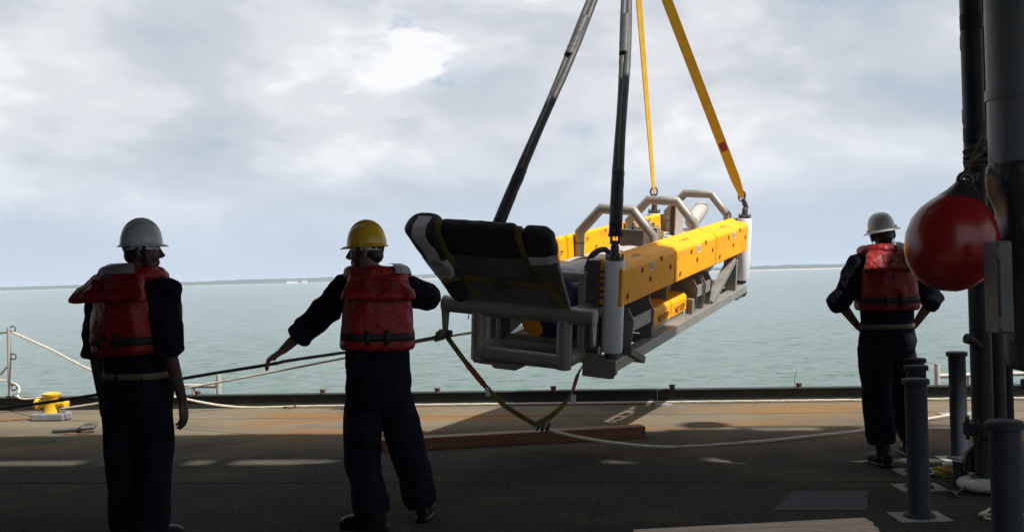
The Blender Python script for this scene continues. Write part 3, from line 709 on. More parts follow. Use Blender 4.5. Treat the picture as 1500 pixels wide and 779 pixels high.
MB().tube([Vector((.12*math.cos(g), 0, .10+.13*math.sin(g))) for g in np.linspace(0, 2*PI, 25)], .018, 10).build('master_ring', 'dark_steel', hk, smooth=True)
MB().lathe([(.03, .2), (.07, .25), (.09, .5), (.04, .6)], n=16).build('hook_body', 'dark_steel', hk, smooth=True)
MB().tube([(0, 0, .6), (0, 0, 9)], .014, 8).build('hoist_wire', 'dark_steel', hk, smooth=True)

# bridle of yellow strap under the front bar
hkL, hkR, KN = vloc(-1.215, YF, .09), vloc(.012, YF, .09), at(785, 622, 8.15)
br = thing('tow_bridle', 'slack yellow strap bridle hanging in a V below the grey front bar', 'strap', KN)
def brleg(P, lab):
    pts = resample(spline(P, 10), .03); n = len(pts)
    h = [Vector((math.cos(.9+i*.02), -.5, math.sin(.9+i*.02))) for i in range(n)]
    o = MB().ribbon([p-KN for p in pts], .045, .006, h).build('bridle_leg', 'strap_olive', br)
    a, b = int(n*.30), int(n*.50)
    MB().ribbon([p-KN for p in pts[a:b]], .050, .010, h[a:b]).build('red_sleeve', 'strap_red', o)
    q = pts[b]-KN; MB().box(q.x-.005, q.x+.035, q.y-.02, q.y-.017, q.z-.07, q.z).build('tag', 'tape', o)
brleg([hkL, at(690, 540, 8.45), at(735, 590, 8.3), KN], '')
brleg([hkR, at(848, 545, 8.08), at(835, 580, 8.08), at(810, 607, 8.1), KN], '')
kn = MB()
for k in range(3):
    c_ = Vector((.02+.035*k, 0, -.012*k)); kn.tube([c_ + Vector((.012*math.cos(g), .03*math.sin(g), .034*math.cos(g))) for g in np.linspace(0, 2*PI, 13)], .011, 7)
kn.build('knot', 'rope_dark', br, smooth=True)
def rope(name, P, r, m_, lab, cat='rope', n=14):
    P = [Vector(p) for p in P]; o = rope_mb(spline(P, n), r).build(name, m_, origin=P[-1]); return tag(o, lab, cat)
rope('tag_line', [KN, at(830, 636, 8.35), at(900, 648, 8.9), at(985, 654, 9.25), ground(1100, 647, .02), ground(1200, 637, .02), ground(1262, 630, .02), ground(1330, 618, .02), ground(1396, 607, .03)], .013, 'rope_white', 'pale rope running from the bridle knot across the deck past the posts')
wallc = S(-5.2, 7.3, .60)
rope('dark_tag_line', [hkL + Vector((0, 0, .0)), at(620, 497, 8.1), at(540, 511, 7.5), at(430, 527, 6.78), at(395, 533.5, 6.70), at(280, 552, 6.95), at(140, 578, 7.1), at(0, 598, 7.2), wallc], .011, 'rope_dark', 'dark taut rope under the hand of the yellow-hatted worker')
c = thing('mooring_post', 'stout dark mooring post where the dark taut rope is made fast', 'post', (wallc.x, wallc.y, 0))
MB().lathe([(.16, .001), (.16, .02), (.10, .03), (.09, .06), (.09, .72), (.11, .74), (.11, .78), (.02, .79)], n=20).build('barrel', 'dark_steel', c, smooth=True)
rope_mb([Vector((.10*math.cos(g), .10*math.sin(g), .56+.008*g)) for g in np.linspace(0, 6*PI, 60)], .011).build('rope_turns', 'rope_dark', c)
hb = MB()
for k in range(5):
    p_ = hkL + (at(620, 497, 8.1)-hkL)*(.06+.09*k); hb.tube([p_ + Vector((.02*math.cos(g)*.4, .028*math.sin(g), .030*math.cos(g))) for g in np.linspace(0, 2*PI, 11)], .012, 6)
tag(hb.build('hitch_knot', 'rope_dark', smooth=True, origin=hkL), 'dark hitch knot where the taut rope meets the grey drop plate', 'knot')

# yellow deck bitt
bp = ground(76, 615)
bt = thing('deck_bitt', 'small yellow cross-shaped bitt on a grey base by the deck edge', 'bitt', M=Matrix.Translation(bp) @ Matrix.Rotation(-YAW, 4, 'Z'))
MB().box(-.19, .19, -.11, .11, 0, .085).build('base', 'base_grey', bt, bevel=.018)
MB().lathe([(.085, .085), (.08, .1), (.078, .25), (.095, .27), (.105, .285), (.105, .30), (.06, .315)], n=20).build('barrel', 'bitt_yellow', bt, smooth=True)
MB().lathe([(.05, -.19), (.062, -.18), (.062, -.15), (.045, -.14), (.045, .14), (.062, .15), (.062, .18), (.05, .19)], (0, 0, .185), (1, 0, 0), 16).build('cross_bar', 'bitt_yellow', bt, smooth=True)
rope('white_mooring_line', [bp + Vector((.1, -.04, .13)), at(145, 590, 12.0), at(280, 567, 11.2), at(510, 523, 10.1), at(600, 503, 9.65), at(690, 487, 9.25), vloc(mirror(0), .02, .05)], .011, 'rope_white', 'white rope from the yellow bitt up to the far side of the sled')
# stanchion with rope at the deck edge
sp = S(edge_a(15, B_EDGE+.05), B_EDGE+.05, .157)
st = thing('rail_stanchion', 'weathered steel rail stanchion with ring hooks standing on the coaming', 'stanchion', sp)
MB().tube([(0, 0, 0), (0, 0, .86)], .024, 12).build('post', 'hull_grey', st, smooth=True)
MB().lathe([(.05, 0), (.05, .02)], n=12).build('foot', 'rust', st)
for z in (.12, .50, .84):
    MB().tube([Vector((.05+.035*math.cos(g), 0, z+.035*math.sin(g))) for g in np.linspace(0, 2*PI, 13)], .008, 6).build('ring_hook', 'dark_steel', st)
MB().tube([(-.03, 0, .80), (-.12, 0, .80), (-.16, 0, .76)], .012, 6).build('snap_hook', 'steel', st, smooth=True)
MB().tube([(-.03, 0, .38), (-.10, 0, .30), (-.16, 0, .26)], .014, 6).build('snap_hook', 'steel', st, smooth=True)
top = sp + Vector((.05, 0, .80))
eb = lambda px, z=.022: S(edge_a(px, B_EDGE-.06), B_EDGE-.06, z)
rope('coaming_line', [top, at(75, 512, 12.9), at(130, 540, 12.75), at(195, 563, 12.6), at(258, 581, 12.5), eb(345), eb(460), eb(640), eb(820), eb(1000), eb(1180), eb(1380), eb(1600)], .014, 'rope_white', 'white rope dropping from the stanchion and lying along the foot of the coaming', n=10)
rope('rail_line', [sp + Vector((-1.6, .1, .42)), sp + Vector((-.03, 0, .2)), sp + Vector((.25, -.3, .02)), bp + Vector((-.05, .05, .26))], .012, 'rope_white', 'short white rope between the stanchion foot and the yellow bitt')
rope('upper_rail_line', [sp + Vector((-1.8, .15, .78)), sp + Vector((-.9, .1, .70)), sp + Vector((-.05, 0, .80))], .012, 'rope_white', 'white rail rope ending at the top hook of the stanchion')

# net frames outside the coaming
def net_frame(px, flip, lab):
    a = edge_a(px, B_EDGE+.16)
    t = thing('net_frame', lab, 'rail', M=SHIP @ Matrix.Translation((a, B_EDGE+.16, .05)), group='folded rail frames outside the coaming')
    MB().tube([(0, 0, -.3), (0, 0, .34)], .032, 12).build('upright', 'hull_grey', t, smooth=True)
    MB().tube([(0, 0, .20), (1.5*flip, .25, .20)], .026, 10).build('bar', 'hull_grey', t, smooth=True)
    MB().tube([(.35*flip, .06, .20), (.35*flip, .06, -.3)], .022, 10).build('bar', 'hull_grey', t, smooth=True)
net_frame(321, -1, 'low grey tube frame outside the coaming beside the white-hatted worker')
net_frame(1374, 1, 'low grey tube frame outside the coaming behind the grey posts')
wp = S(edge_a(1164, B_EDGE+.05), B_EDGE+.05, .157)
tag(MB().tube([(0, 0, 0), (.005, 0, .08), (.03, 0, .19)], .003, 5).build('wire_whip', 'dark_steel', origin=(0, 0, 0), M=Matrix.Translation(wp)), 'thin wire whip standing up from the coaming', 'wire')

# timber, boards, patches, fittings on the deck
def beam(pa, pb, w, h, name, m_, lab, cat):
    d = pb - pa; d.z = 0; M_ = Matrix.Translation((pa.x, pa.y, 0)) @ Matrix.Rotation(math.atan2(d.y, d.x), 4, 'Z')
    return tag(MB().box(0, d.length, 0, w, .001, h).build(name, m_, M=M_, bevel=.006), lab, cat)
beam(ground(560, 662), ground(946, 641), .16, .105, 'timber_beam', 'wood', 'long reddish-brown timber lying on the deck below the bridle', 'timber')
pr = ground(1262, 769); 
plt = thing('board_pallet', 'weathered wooden boards lying side by side on the shaded deck', 'boards', M=Matrix.Translation((pr.x, pr.y-.05, 0)) @ Matrix.Rotation(rad(6), 4, 'Z'))
for k in range(5):
    MB().box(-1.35, .0-.03*k, -.135*k-.128, -.135*k, .03, .058).build('board', 'board', plt, bevel=.004)
for x_ in (-1.2, -.65, -.12):
    MB().box(x_-.04, x_+.04, -.68, -.0, .0005, .0295).build('bearer', 'board', plt)
q = [ground(1163, 719, .0), ground(1271, 719, .0), ground(1270, 747, .0), ground(1131, 747, .0)]
tag(MB().add([p+Vector((0, 0, .004)) for p in q] + [p+Vector((0, 0, .001)) for p in q], [(0, 1, 2, 3), (7, 6, 5, 4), (0, 4, 5, 1), (1, 5, 6, 2), (2, 6, 7, 3), (3, 7, 4, 0)]).build('grip_patch', 'grip_patch'), 'grey rough grip patch stuck on the dark deck', 'patch')
pe = ground(116, 634)
pd = thing('tie_down', 'rusty tie-down fitting with a shackle lying flat on the deck', 'shackle', pe)
MB().lathe([(.15, .001), (.15, .008), (.11, .012), (.02, .013)], n=18).build('socket_plate', 'rust', pd, smooth=True)
MB().tube([(-.02, 0, .03), (.05, .06, .07), (.14, .05, .07), (.15, -.03, .06), (.06, -.07, .06), (-.02, 0, .03)], .024, 8).build('shackle_bow', 'dark_steel', pd, smooth=True)
MB().tube([(-.02, 0, .035), (-.16, -.02, .03), (-.28, .02, .025)], .018, 8).build('hook_bar', 'dark_steel', pd, smooth=True)
MB().tube([(-.03, .08, .035), (-.16, .07, .03), (-.26, .03, .025)], .012, 8).build('hook_bar', 'dark_steel', pd, smooth=True)
pe = ground(972, 593)
tag(MB().lathe([(.10, 0), (.10, .012), (.05, .02), (.03, .02)], n=16).build('deck_socket', 'white_mark', M=Matrix.Translation(pe), smooth=True), 'small pale round deck socket by the coaming rope', 'socket')
pe = ground(425, 598)
tag(MB().tube([Vector((.07*math.cos(g), .05*math.sin(g), .012+.012*math.sin(g*2))) for g in np.linspace(0, 2*PI, 19)], .009, 6).build('loose_shackle', 'rust', M=Matrix.Translation(pe)), 'tiny rusty ring lying on the sunlit deck', 'ring')
rc = ground(14, 609)
tag(MB().rings([[rc + Vector((r_*math.cos(g), r_*math.sin(g)*1.0, z_)) for g in np.linspace(0, 2*PI, 40, endpoint=False)] for r_, z_ in ((.52, .004), (.49, .006), (.46, .004))], cap=False).build('painted_ring', 'rust'), 'rusty ring mark on the deck beside the yellow bitt', 'marking')
pe = ground(1420, 625)
pb_ = thing('deck_padeye', 'pale plate with a padeye holding the pale rope end', 'padeye', ground(1398, 607))
MB().box(-.14, .42, -.12, .12, .001, .01).build('plate', 'white_mark', pb_); MB().tube([(0, 0, .008), (0, 0, .05), (.05, 0, .07), (.1, 0, .05), (.1, 0, .008)], .012, 8).build('eye', 'dark_steel', pb_)
# unseen overhead object added at the roof edge (its shadow falls on the sunlit deck)
fp = ground(1030, 622) + Vector((SUN.x/SUN.z, SUN.y/SUN.z, 1))*4.45
fl = thing('shadow_caster', 'unseen object on an arm at the bay roof edge, added to cast a shadow', 'shadow caster', fp)
MB().lathe([(.10, -.12), (.2, -.1), (.24, .0), (.15, .1)], n=18).build('caster_body', 'post_grey', fl, smooth=True)
rb = SHIP.inverted() @ fp; e2 = S(rb.x, ROOF_B-.2, ROOF_Z+.26) - fp
MB().tube([(0, 0, .1), (0, 0, e2.z), e2], .025, 8).build('caster_arm', 'post_grey', fl, smooth=True)

# ================================================================== RIGHT-HAND FITTINGS
POSTS = [((1347, 757), 'grey capped deck post on a white plate nearest the grip patch'), ((1347, 714), 'grey capped deck post, middle of the close row of three'), ((1345, 691), 'grey capped deck post at the worker end of the row of three'),
         ((1406, 672), 'grey capped deck post standing alone before the upright pipe'), ((1480, 898), 'grey capped deck post farthest from the deck edge beside the green hose')]
for (px, py), lab in POSTS:
    p_ = ground(px, py)
    t = thing('capped_post', lab, 'post', p_, group='capped deck posts')
    MB().box(-.15, .15, -.13, .13, .001, .006).build('deck_plate', 'white_mark', t)
    MB().lathe([(.095, .0065), (.09, .02), (.07, .03), (.064, .05), (.064, .80)], n=24).build('tube', 'post_grey', t, smooth=True)
    MB().lathe([(.066, .785), (.080, .79), (.080, .815), (.072, .822), (.02, .822)], n=24).build('cap', 'post_grey', t, smooth=True)
# upright pipe run
def vpipe(px0, py0, d, r, top, name, m_, lab, joints, zb=0.0):
    b_ = at(px0, py0, d); b_.z = zb
    t = thing(name, lab, 'pipe', b_)
    MB().tube([(0, 0, 0), (0, 0, top)], r, 20).build('pipe_run', m_, t, smooth=True)
    for z in joints: MB().lathe([(r*1.02, -.05), (r*1.16, -.045), (r*1.16, .045), (r*1.02, .05)], (0, 0, z-zb), n=20).build('coupling', m_, t, smooth=True)
    return t
H_ = ROOF_Z - .005
main = vpipe(1443, 690, 7.25, .065, H_, 'upright_pipe', 'pipe_dark', 'dark upright pipe with a bolted flange behind the red buoy', (2.35, 3.1))
fl_ = MB().lathe([(.066, .36), (.13, .36), (.13, .40), (.066, .40)], n=20).lathe([(.066, .405), (.13, .405), (.13, .445), (.066, .445)], n=20)
fl_.build('flange', 'pipe_dark', main, smooth=True)
for k in range(8): MB().lathe([(.014, .33), (.014, .475)], (.108*math.cos(k*PI/4), .108*math.sin(k*PI/4), 0), n=6).build('flange_bolt', 'rust', main)
MB().lathe([(.075, 0), (.11, .03), (.066, .05)], n=20).build('foot', 'pipe_dark', main, smooth=True)
MB().tube([(0, -.03, .92), (-.07, -.06, .98), (-.11, -.08, 1.0)], [.026, .026, .02], 10).lathe([(.034, 0), (.034, .04)], (-.10, -.08, .995), (-1, -.3, .3), 10).build('branch_valve', 'pipe_dark', main, smooth=True)
vpipe(1432, 690, 7.45, .028, H_, 'upright_pipe', 'pipe_light', 'thin grey upright conduit against the sky beside the dark pipe', (2.2, 2.5, 3.0))
vpipe(1466, 690, 7.35, .05, H_, 'upright_pipe', 'pipe_dark', 'dark upright pipe between the flanged pipe and the light grey duct', (1.75, 2.6))
vpipe(1483, 690, 7.1, .022, H_, 'upright_pipe', 'post_grey', 'slim grey tube beside the light grey duct', (2.0, 2.9))
dp = at(1499, 245, 6.3); dct = thing('grey_duct', 'wide light grey duct with a crumpled black cover round its lower end', 'duct', (dp.x, dp.y, 0))
MB().tube([(0, 0, dp.z-.01), (0, 0, H_)], .185, 32).build('duct_tube', 'pipe_light', dct, smooth=True)
MB().lathe([(.186, -.03), (.194, -.03), (.194, .03), (.186, .03)], (0, 0, dp.z+.42), n=32).build('duct_band', 'pipe_light', dct, smooth=True)
zb = at(1499, 540, 6.3).z
mb = MB().tube([(0, 0, dp.z+.02), (0, 0, dp.z-.05), (.01, 0, dp.z-.3), (.02, 0, dp.z-.6), (.02, 0, zb)], [.19, .20, .165, .15, .13], 24)
mkobj('black_cover', remesh(mb, .014, 4, .02, 6, (1, 1, .6), seed=9), 'cover_black', dct, smooth='all')
MB().tube([(.0, 0, zb+.02), (0, 0, .0)], .03, 12).build('drain_pipe', 'pipe_dark', dct, smooth=True)
MB().lathe([(.05, zb-.12), (.05, zb-.06)], n=12).build('drain_collar', 'pipe_dark', dct)
cb = at(1462, 421, 5.75); cbx = thing('junction_cabinet', 'worn grey-green steel cabinet fixed to the pipes beside the red buoy', 'cabinet', (cb.x, cb.y, cb.z))
MB().box(-.032, .045, -.07, .10, -.24, .245).build('case', 'cabinet', cbx, bevel=.008)
MB().box(-.026, .039, -.088, -.072, -.23, .235).build('door', 'cabinet', cbx, bevel=.004)
for z in (-.18, .18): MB().box(-.038, -.024, -.095, -.06, z-.03, z+.03).build('hinge', 'dark_steel', cbx)
for z in (.12, -.14): MB().tube([(.02, .10, z), (.19, .50, z)], .02, 8).build('bracket', 'pipe_dark', cbx)
# thin wire against the sky
w0, w1 = at(1412, -60, 7.7), at(1425, 185, 7.4); w0 = w0 + (w0-w1)*.7
tag(MB().tube([w0, w1, at(1434, 260, 7.45)], .007, 6).build('stay_wire', 'black_web', origin=w1), 'thin black wire hanging beside the grey conduit', 'wire')
# red buoy: teardrop with dark eye
bc = at(1394, 354, 6.25)
by = thing('red_buoy', 'big glossy red teardrop buoy fender hanging by a rope lashing', 'buoy', bc)
ax = Vector((.27, .02, 1)).normalized()
prof = [(.02, -.285), (.09, -.272), (.16, -.235), (.215, -.17), (.246, -.09), (.255, 0), (.243, .085), (.21, .155), (.16, .215), (.112, .26), (.085, .285)]
MB().lathe(prof, (0, 0, 0), ax, 48).build('ball', 'buoy_red', by, smooth='all')
ey = MB().lathe([(.128, .248), (.09, .288), (.066, .32), (.05, .345), (.03, .36)], (0, 0, 0), ax, 24).build('black_neck', 'cover_black', by, smooth=True)
ec = ax*.36; MB().tube([ec + Vector((.036*math.cos(g), 0, .036*math.sin(g))) for g in np.linspace(0, 2*PI, 21)], .02, 10).build('eye_ring', 'cover_black', ey, smooth=True)
eyw = bc + ec
la = thing('buoy_lashing', 'grey lashing ropes tying the red buoy to the upright pipes', 'rope', eyw)
for k, (px, py, d) in enumerate(((1437, 225, 7.1), (1447, 180, 7.15), (1456, 130, 7.2), (1432, 262, 7.1))):
    e_ = at(px, py, d) - eyw
    rope_mb(spline([Vector((.01*k-.02, 0, .02)), e_*.45 + Vector((-.02+.02*k, 0, .03)), e_], 10), .009).build('lashing', 'rope_dark', la)
kp = at(1436, 228, 7.13) - eyw; kb = MB()
for k in range(4): kb.tube([kp + Vector((.09*math.cos(g), .02+.09*math.sin(g), .03*k-.05+.02*math.sin(g+k))) for g in np.linspace(0, 2*PI, 19)], .011, 6)
kb.build('wraps', 'rope_dark', la)
rope_mb(spline([kp, kp + Vector((.06, -.06, -.1)), kp + Vector((.03, -.08, -.32)), kp + Vector((-.02, -.06, -.4))], 10), .008).build('loose_tail', 'rope_dark', la)
# clutter at the pipe foot
def coil(c, turns, r, m_, name, lab, rr=.011, seed=1):
    g_ = random.Random(seed); pts = []
    for i in range(turns*18):
        g = i*2*PI/18; q_ = r*(1 + .22*math.sin(i*.37+seed) + .1*g_.uniform(-1, 1))
        pts.append(c + Vector((q_*1.25*math.cos(g), q_*.8*math.sin(g), rr*1.1 + .012*(i//18) + .01*math.sin(i*.9))))
    return tag(rope_mb(spline(pts, 3), rr).build(name, m_, origin=c), lab, 'rope')
coil(ground(1394, 696), 4, .10, 'rope_yellow', 'rope_coil', 'loose yellow rope coil lying by the foot of the lone post', seed=2)
coil(ground(1415, 688), 3, .12, 'rope_white', 'rope_coil', 'loose pale rope coil lying against the upright pipe', .008, 5)
coil(ground(1462, 757), 2, .10, 'rope_white', 'rope_coil', 'pale rope loop lying on the deck behind the last post', .009, 8)
wc = ground(1428, 722); wt = thing('hose_nozzle_holder', 'white plastic bracket lying on its side by the pipe foot', 'bracket', M=Matrix.Translation(wc) @ Matrix.Rotation(rad(-25), 4, 'Z'))
m = MB().ell((.06, 0, .05), .16, .10, .045).ell((-.06, .1, .05), .06, .14, .035).ell((.02, .2, .06), .10, .04, .035)
mkobj('bracket_body', remesh(m, .01, 4), 'white_plastic', wt, smooth='all')
MB().tube([(-.05, -.06, .05), (-.12, -.16, .02)], .008, 6).lathe([(.03, 0), (.03, .02)], (-.13, -.18, .012), (.3, 1, .4), 10).build('pin', 'dark_steel', wt)
gh = ground(1452, 715)
hs = thing('green_hose', 'dark green hose bundle slumped at the foot of the pipes', 'hose', gh)
MB().tube(spline([(-.12, .02, .05), (-.02, -.05, .06), (.1, -.02, .05), (.16, .12, .06), (.05, .2, .10), (-.06, .12, .14), (.02, .02, .2), (.12, .06, .16)], 8), .04, 10).build('hose_run', 'hose_green', hs, smooth=True)
MB().tube(spline([(-.1, .1, .10), (-.09, .1, .2), (-.02, .08, .26), (.06, .08, .2)], 8), .045, 10).build('hose_bend', 'cover_black', hs, smooth=True)
MB().lathe([(.055, .001), (.055, .08), (.045, .085), (.045, .15), (.05, .16)], (-.14, .16, 0), n=14).build('hose_coupling', 'pipe_dark', hs, smooth=True)

# ================================================================== PEOPLE
def hand(mb, wr, fw, palm, side, curl=.5, splay=.07):
    """fw: direction of the fingers, palm: palm normal, side: direction towards the thumb"""
    fw = fw.normalized(); palm = (palm - fw*palm.dot(fw)).normalized(); sd = fw.cross(palm); sd = sd if sd.dot(side) > 0 else -sd
    mb.loft([(wr - fw*.02, sd*.028, palm*.020), (wr + fw*.02, sd*.034, palm*.019), (wr + fw*.06, sd*.042, palm*.017), (wr + fw*.095, sd*.040, palm*.013)], 14, 2.6)
    for i, ln in enumerate((.074, .083, .078, .060)):
        o_ = (1.5 - i)/1.5; p = wr + fw*(.09 - .006*abs(i-1)) + sd*o_*.030
        d = (fw + sd*o_*splay).normalized(); pts = [p - d*.02, p]; c_ = curl*(1 + .15*i)
        for k, f in enumerate((.45, .32, .23)):
            d = (d*math.cos(c_*(.6+.25*k)) + palm*math.sin(c_*(.6+.25*k))).normalized(); p = p + d*ln*f; pts.append(p)
        mb.tube(pts, [.0095, .0095, .009, .0085, .007], 8)
    p = wr + fw*.025 + sd*.028; d = (fw*.75 + sd*.6 + palm*.35).normalized(); pts = [p - d*.015, p]
    for f in (.035, .03, .024):
        p = p + d*f; pts.append(p); d = (d + fw*.25 + palm*.15*curl).normalized()
    mb.tube(pts, [.015, .014, .012, .0105, .008], 8)

def person(lab, spec):
    D = spec['d']
    J = {k: at(v[0], v[1], D + (v[2] if len(v) > 2 else 0)) for k, v in spec['J'].items()}
    ph = spec['face']; F = Vector((math.sin(rad(ph)), math.cos(rad(ph)), 0)); Rv = Vector((F.y, -F.x, 0))
    base = (J['anL'] + J['anR'])/2; base.z = 0
    root = thing('person', lab, 'person', base)
    def fin(o): return o
    def put(name, me, m_, parent, smooth='all'):
        o = mkobj(name, me, m_, parent, smooth); 
        me.transform(Matrix.Translation(-base)); return o
    nb, pv = J['neck'], J['pelvis']; up = (nb - pv); H = up.length; sp = lambda t: pv + up*t
    U = up.normalized(); Fu = (F - U*F.dot(U)).normalized(); Ru = Fu.cross(U)
    bk = lambda t: Fu*(-.012*math.sin(t*PI))
    # ---- skin body, one continuous surface
    hp = spec['head']; hf = Vector((math.sin(rad(hp)), math.cos(rad(hp)), 0)); tilt = rad(spec.get('tilt', 0))
    HM = Matrix.Translation(J['head']) @ Matrix.Rotation(-rad(hp), 4, 'Z') @ Matrix.Rotation(tilt, 4, 'X') @ Matrix.Rotation(rad(spec.get('roll', 0)), 4, 'Y')
    H3 = HM.to_3x3()
    b = MB()
    e = lambda c, x, y, z: b.ell(HM @ Vector(c), x, y, z, H3)
    e((0, -.012, .035), .076, .097, .095); e((0, .02, -.02), .066, .078, .085); e((0, .045, -.075), .048, .048, .042); e((0, .070, -.098), .024, .022, .018)
    e((0, .083, .035), .046, .016, .014); e((.03, .062, -.03), .026, .028, .026); e((-.03, .062, -.03), .026, .028, .026)
    b.tube([HM @ Vector(p) for p in ((0, .085, .028), (0, .102, .0), (0, .114, -.022), (0, .098, -.034))], [.009, .011, .014, .012], 8)
    e((0, .088, -.056), .024, .012, .007); e((0, .086, -.070), .021, .012, .008)
    for s in (-1, 1):
        b.ell(HM @ Vector((s*.079, -.008, -.012)), .010, .019, .032, H3 @ Matrix.Rotation(s*.3, 3, 'Z'))
        b.ell(HM @ Vector((s*.083, -.013, .004)), .009, .019, .018, H3)
    b.tube([HM @ Vector((0, -.015, -.03)), HM @ Vector((0, -.02, -.10)), nb - U*.02, nb - U*.10], [.056, .055, .062, .085], 14)
    b.loft([(sp(t) + bk(t), Ru*w, Fu*dd) for t, w, dd in ((-.08, .15, .10), (.1, .155, .10), (.35, .14, .095), (.62, .16, .11), (.82, .17, .11), (.95, .11, .08))], 20)
    for s in 'LR':
        sh, el, wr = J['sh'+s], J['el'+s], J['wr'+s]
        b.tube(resample([sh, el], .06) + resample([el, wr], .05)[1:], None or [.052 - .012*i/max(1, len(resample([sh, el], .06))-1) for i in range(len(resample([sh, el], .06)))] + [(.043 - .017*((i+1)/(len(resample([el, wr], .05))-1))**1.3) for i in range(len(resample([el, wr], .05))-1)], 12)
        b.ell(sp(.86) + (sh - sp(.86))*.6, .10, .08, .07)
        hd = spec['hand'+s]; fw = Vector(hd[0]).normalized() if hd[0] else (wr - el).normalized()
        hand(b, wr + fw*.01, fw, Vector(hd[1]), Vector(hd[2]), hd[3])
        hi, kn_, an = J['hip'+s], J['kn'+s], J['an'+s]
        b.tube([hi, hi.lerp(kn_, .5), kn_, kn_.lerp(an, .4), an], [.085, .07, .052, .052, .038], 12)
    o = put('body', remesh(b, .0045, 5), spec.get('skin', 'skin'), root)
    for s in (-1, 1):
        put('eye', MB_mesh(MB().ell(HM @ Vector((s*.032, .084, .012)), .012, .010, .010, H3)), 'eye', o)
    # ---- hair
    h = MB(); h.ell(HM @ Vector((0, -.020, .035)), .081, .098, .098, H3); h.ell(HM @ Vector((0, -.058, -.025)), .062, .048, .05, H3)
    for s in (-1, 1): h.ell(HM @ Vector((s*.072, .020, .02)), .010, .016, .04, H3)
    put('hair', remesh(h, .007, 3, .002, 40), 'hair', root)
    # ---- hard hat
    put_hat(HM, spec['hat'], root, base, spec.get('brim', 'cap'))
    # ---- shirt
    s_ = MB().loft([(sp(t) + bk(t), Ru*w, Fu*dd) for t, w, dd in ((.10, .18, .13), (.18, .186, .135), (.34, .184, .13), (.6, .192, .135), (.8, .195, .13), (.93, .14, .10), (.98, .08, .08), (1.0, .066, .07))], 28)
    for s in 'LR':
        sh, el, wr = J['sh'+s], J['el'+s], J['wr'+s]; f = spec['sleeve']
        cuff = el.lerp(wr, f)
        P = [sp(.84) + (sh - sp(.84))*.45, sh, sh.lerp(el, .5), sh.lerp(el, .85)] + ([el] if f > .02 else []) + [cuff]
        s_.tube(P, [.10, .094, .086, .080] + ([.078] if f > .02 else []) + [.070], 16)
        d = (cuff - P[-2]).normalized(); s_.tube([cuff - d*.035, cuff - d*.01, cuff + d*.008], [.074, .081, .074], 16)
        if f > .05: s_.ell(el, .078, .078, .078)
    put('shirt', remesh(s_, .008, 3, .019, 8, (1, 1, .8), seed=spec['seed'], amp2=.005), 'navy', root)
    # ---- trousers
    t_ = MB().loft([(sp(t) + bk(t), Ru*w, Fu*dd) for t, w, dd in ((.20, .182, .135), (.12, .19, .142), (.0, .198, .15), (-.12, .19, .145), (-.2, .13, .11))], 28)
    hems = spec['hem']
    for s in 'LR':
        hi, kn_, an = J['hip'+s], J['kn'+s], J['an'+s]; hm = kn_.lerp(an, hems)
        P = [hi + (pv - hi)*.1 + Vector((0, 0, .02)), hi.lerp(kn_, .3), hi.lerp(kn_, .7), kn_, kn_.lerp(hm, .4), kn_.lerp(hm, .8), hm]
        t_.tube(P, [.118, .113, .106, .102, .10, .106, .092], 18)
    # seat pockets
    t_.ell(sp(.0) + Ru*.165 - Fu*.03, .03, .05, .07)
    put('trousers', remesh(t_, .008, 3, .022, 6, (1, 1, .55), seed=spec['seed']+3, amp2=.005), 'navy', root)
    # belt
    tb = spec.get('belt')
    if tb:
        put('belt', MB_mesh(MB().loft([(sp(.135+k) + bk(.2), Ru*.199, Fu*.150) for k in (0, .05)], 32)), 'belt', root)
    # ---- boots
    for s in 'LR':
        an, kn_ = J['an'+s], J['kn'+s]; td = rad(spec['toe'+s]); T = Vector((math.sin(td), math.cos(td), 0)); q = Vector((T.y, -T.x, 0))
        sole = Vector((an.x, an.y, spec.get('lift'+s, 0)))
        bo = MB().tube([an.lerp(kn_, .42), an.lerp(kn_, .15), Vector((an.x, an.y, sole.z+.10)), Vector((an.x, an.y, sole.z+.05))], [.062, .056, .054, .05], 14)
        bo.loft([(sole - T*.075 + Vector((0, 0, .055)), q*.034, Vector((0, 0, .045))), (sole - T*.03 + Vector((0, 0, .06)), q*.042, Vector((0, 0, .05))), (sole + T*.08 + Vector((0, 0, .055)), q*.046, Vector((0, 0, .045))), (sole + T*.17 + Vector((0, 0, .044)), q*.052, Vector((0, 0, .036))), (sole + T*.21 + Vector((0, 0, .036)), q*.035, Vector((0, 0, .026)))], 18, 2.4)
        bt_ = put('boot', remesh(bo, .007, 3, .002, 20), 'boot', root)
        put('sole', MB_mesh(MB().loft([(sole + Vector((0, 0, z)) + T*.065, T*.155, q*.05) for z in (.001, .024)], 24, 2.6).loft([(sole + Vector((0, 0, z)) - T*.05, T*.04, q*.038) for z in (.001, .034)], 16, 2.8)), 'boot', bt_)
    # ---- life vest
    v = MB().loft([(sp(t) + bk(t) - Fu*.012, Ru*w, Fu*dd) for t, w, dd in ((.345, .205, .17), (.37, .218, .182), (.45, .214, .184), (.62, .205, .187), (.78, .195, .182), (.88, .175, .165), (.94, .15, .14))], 36, 3.2)
    v.loft([(sp(t) + Fu*.16, Ru*.18, Fu*.07) for t in (.34, .5, .7, .85)], 24, 2.6)
    vest = put('life_vest', remesh(v, .008, 4, .018, 6, (1, 1, .7), seed=spec['seed']+5, amp2=.005), 'vest', root)
    band = MB().loft([(sp(t) + bk(t) - Fu*.012, Ru*.222, Fu*.194) for t in (.42, .485)], 36, 3.2)
    bd = put('waist_strap', MB_mesh(band), 'black_web', vest)
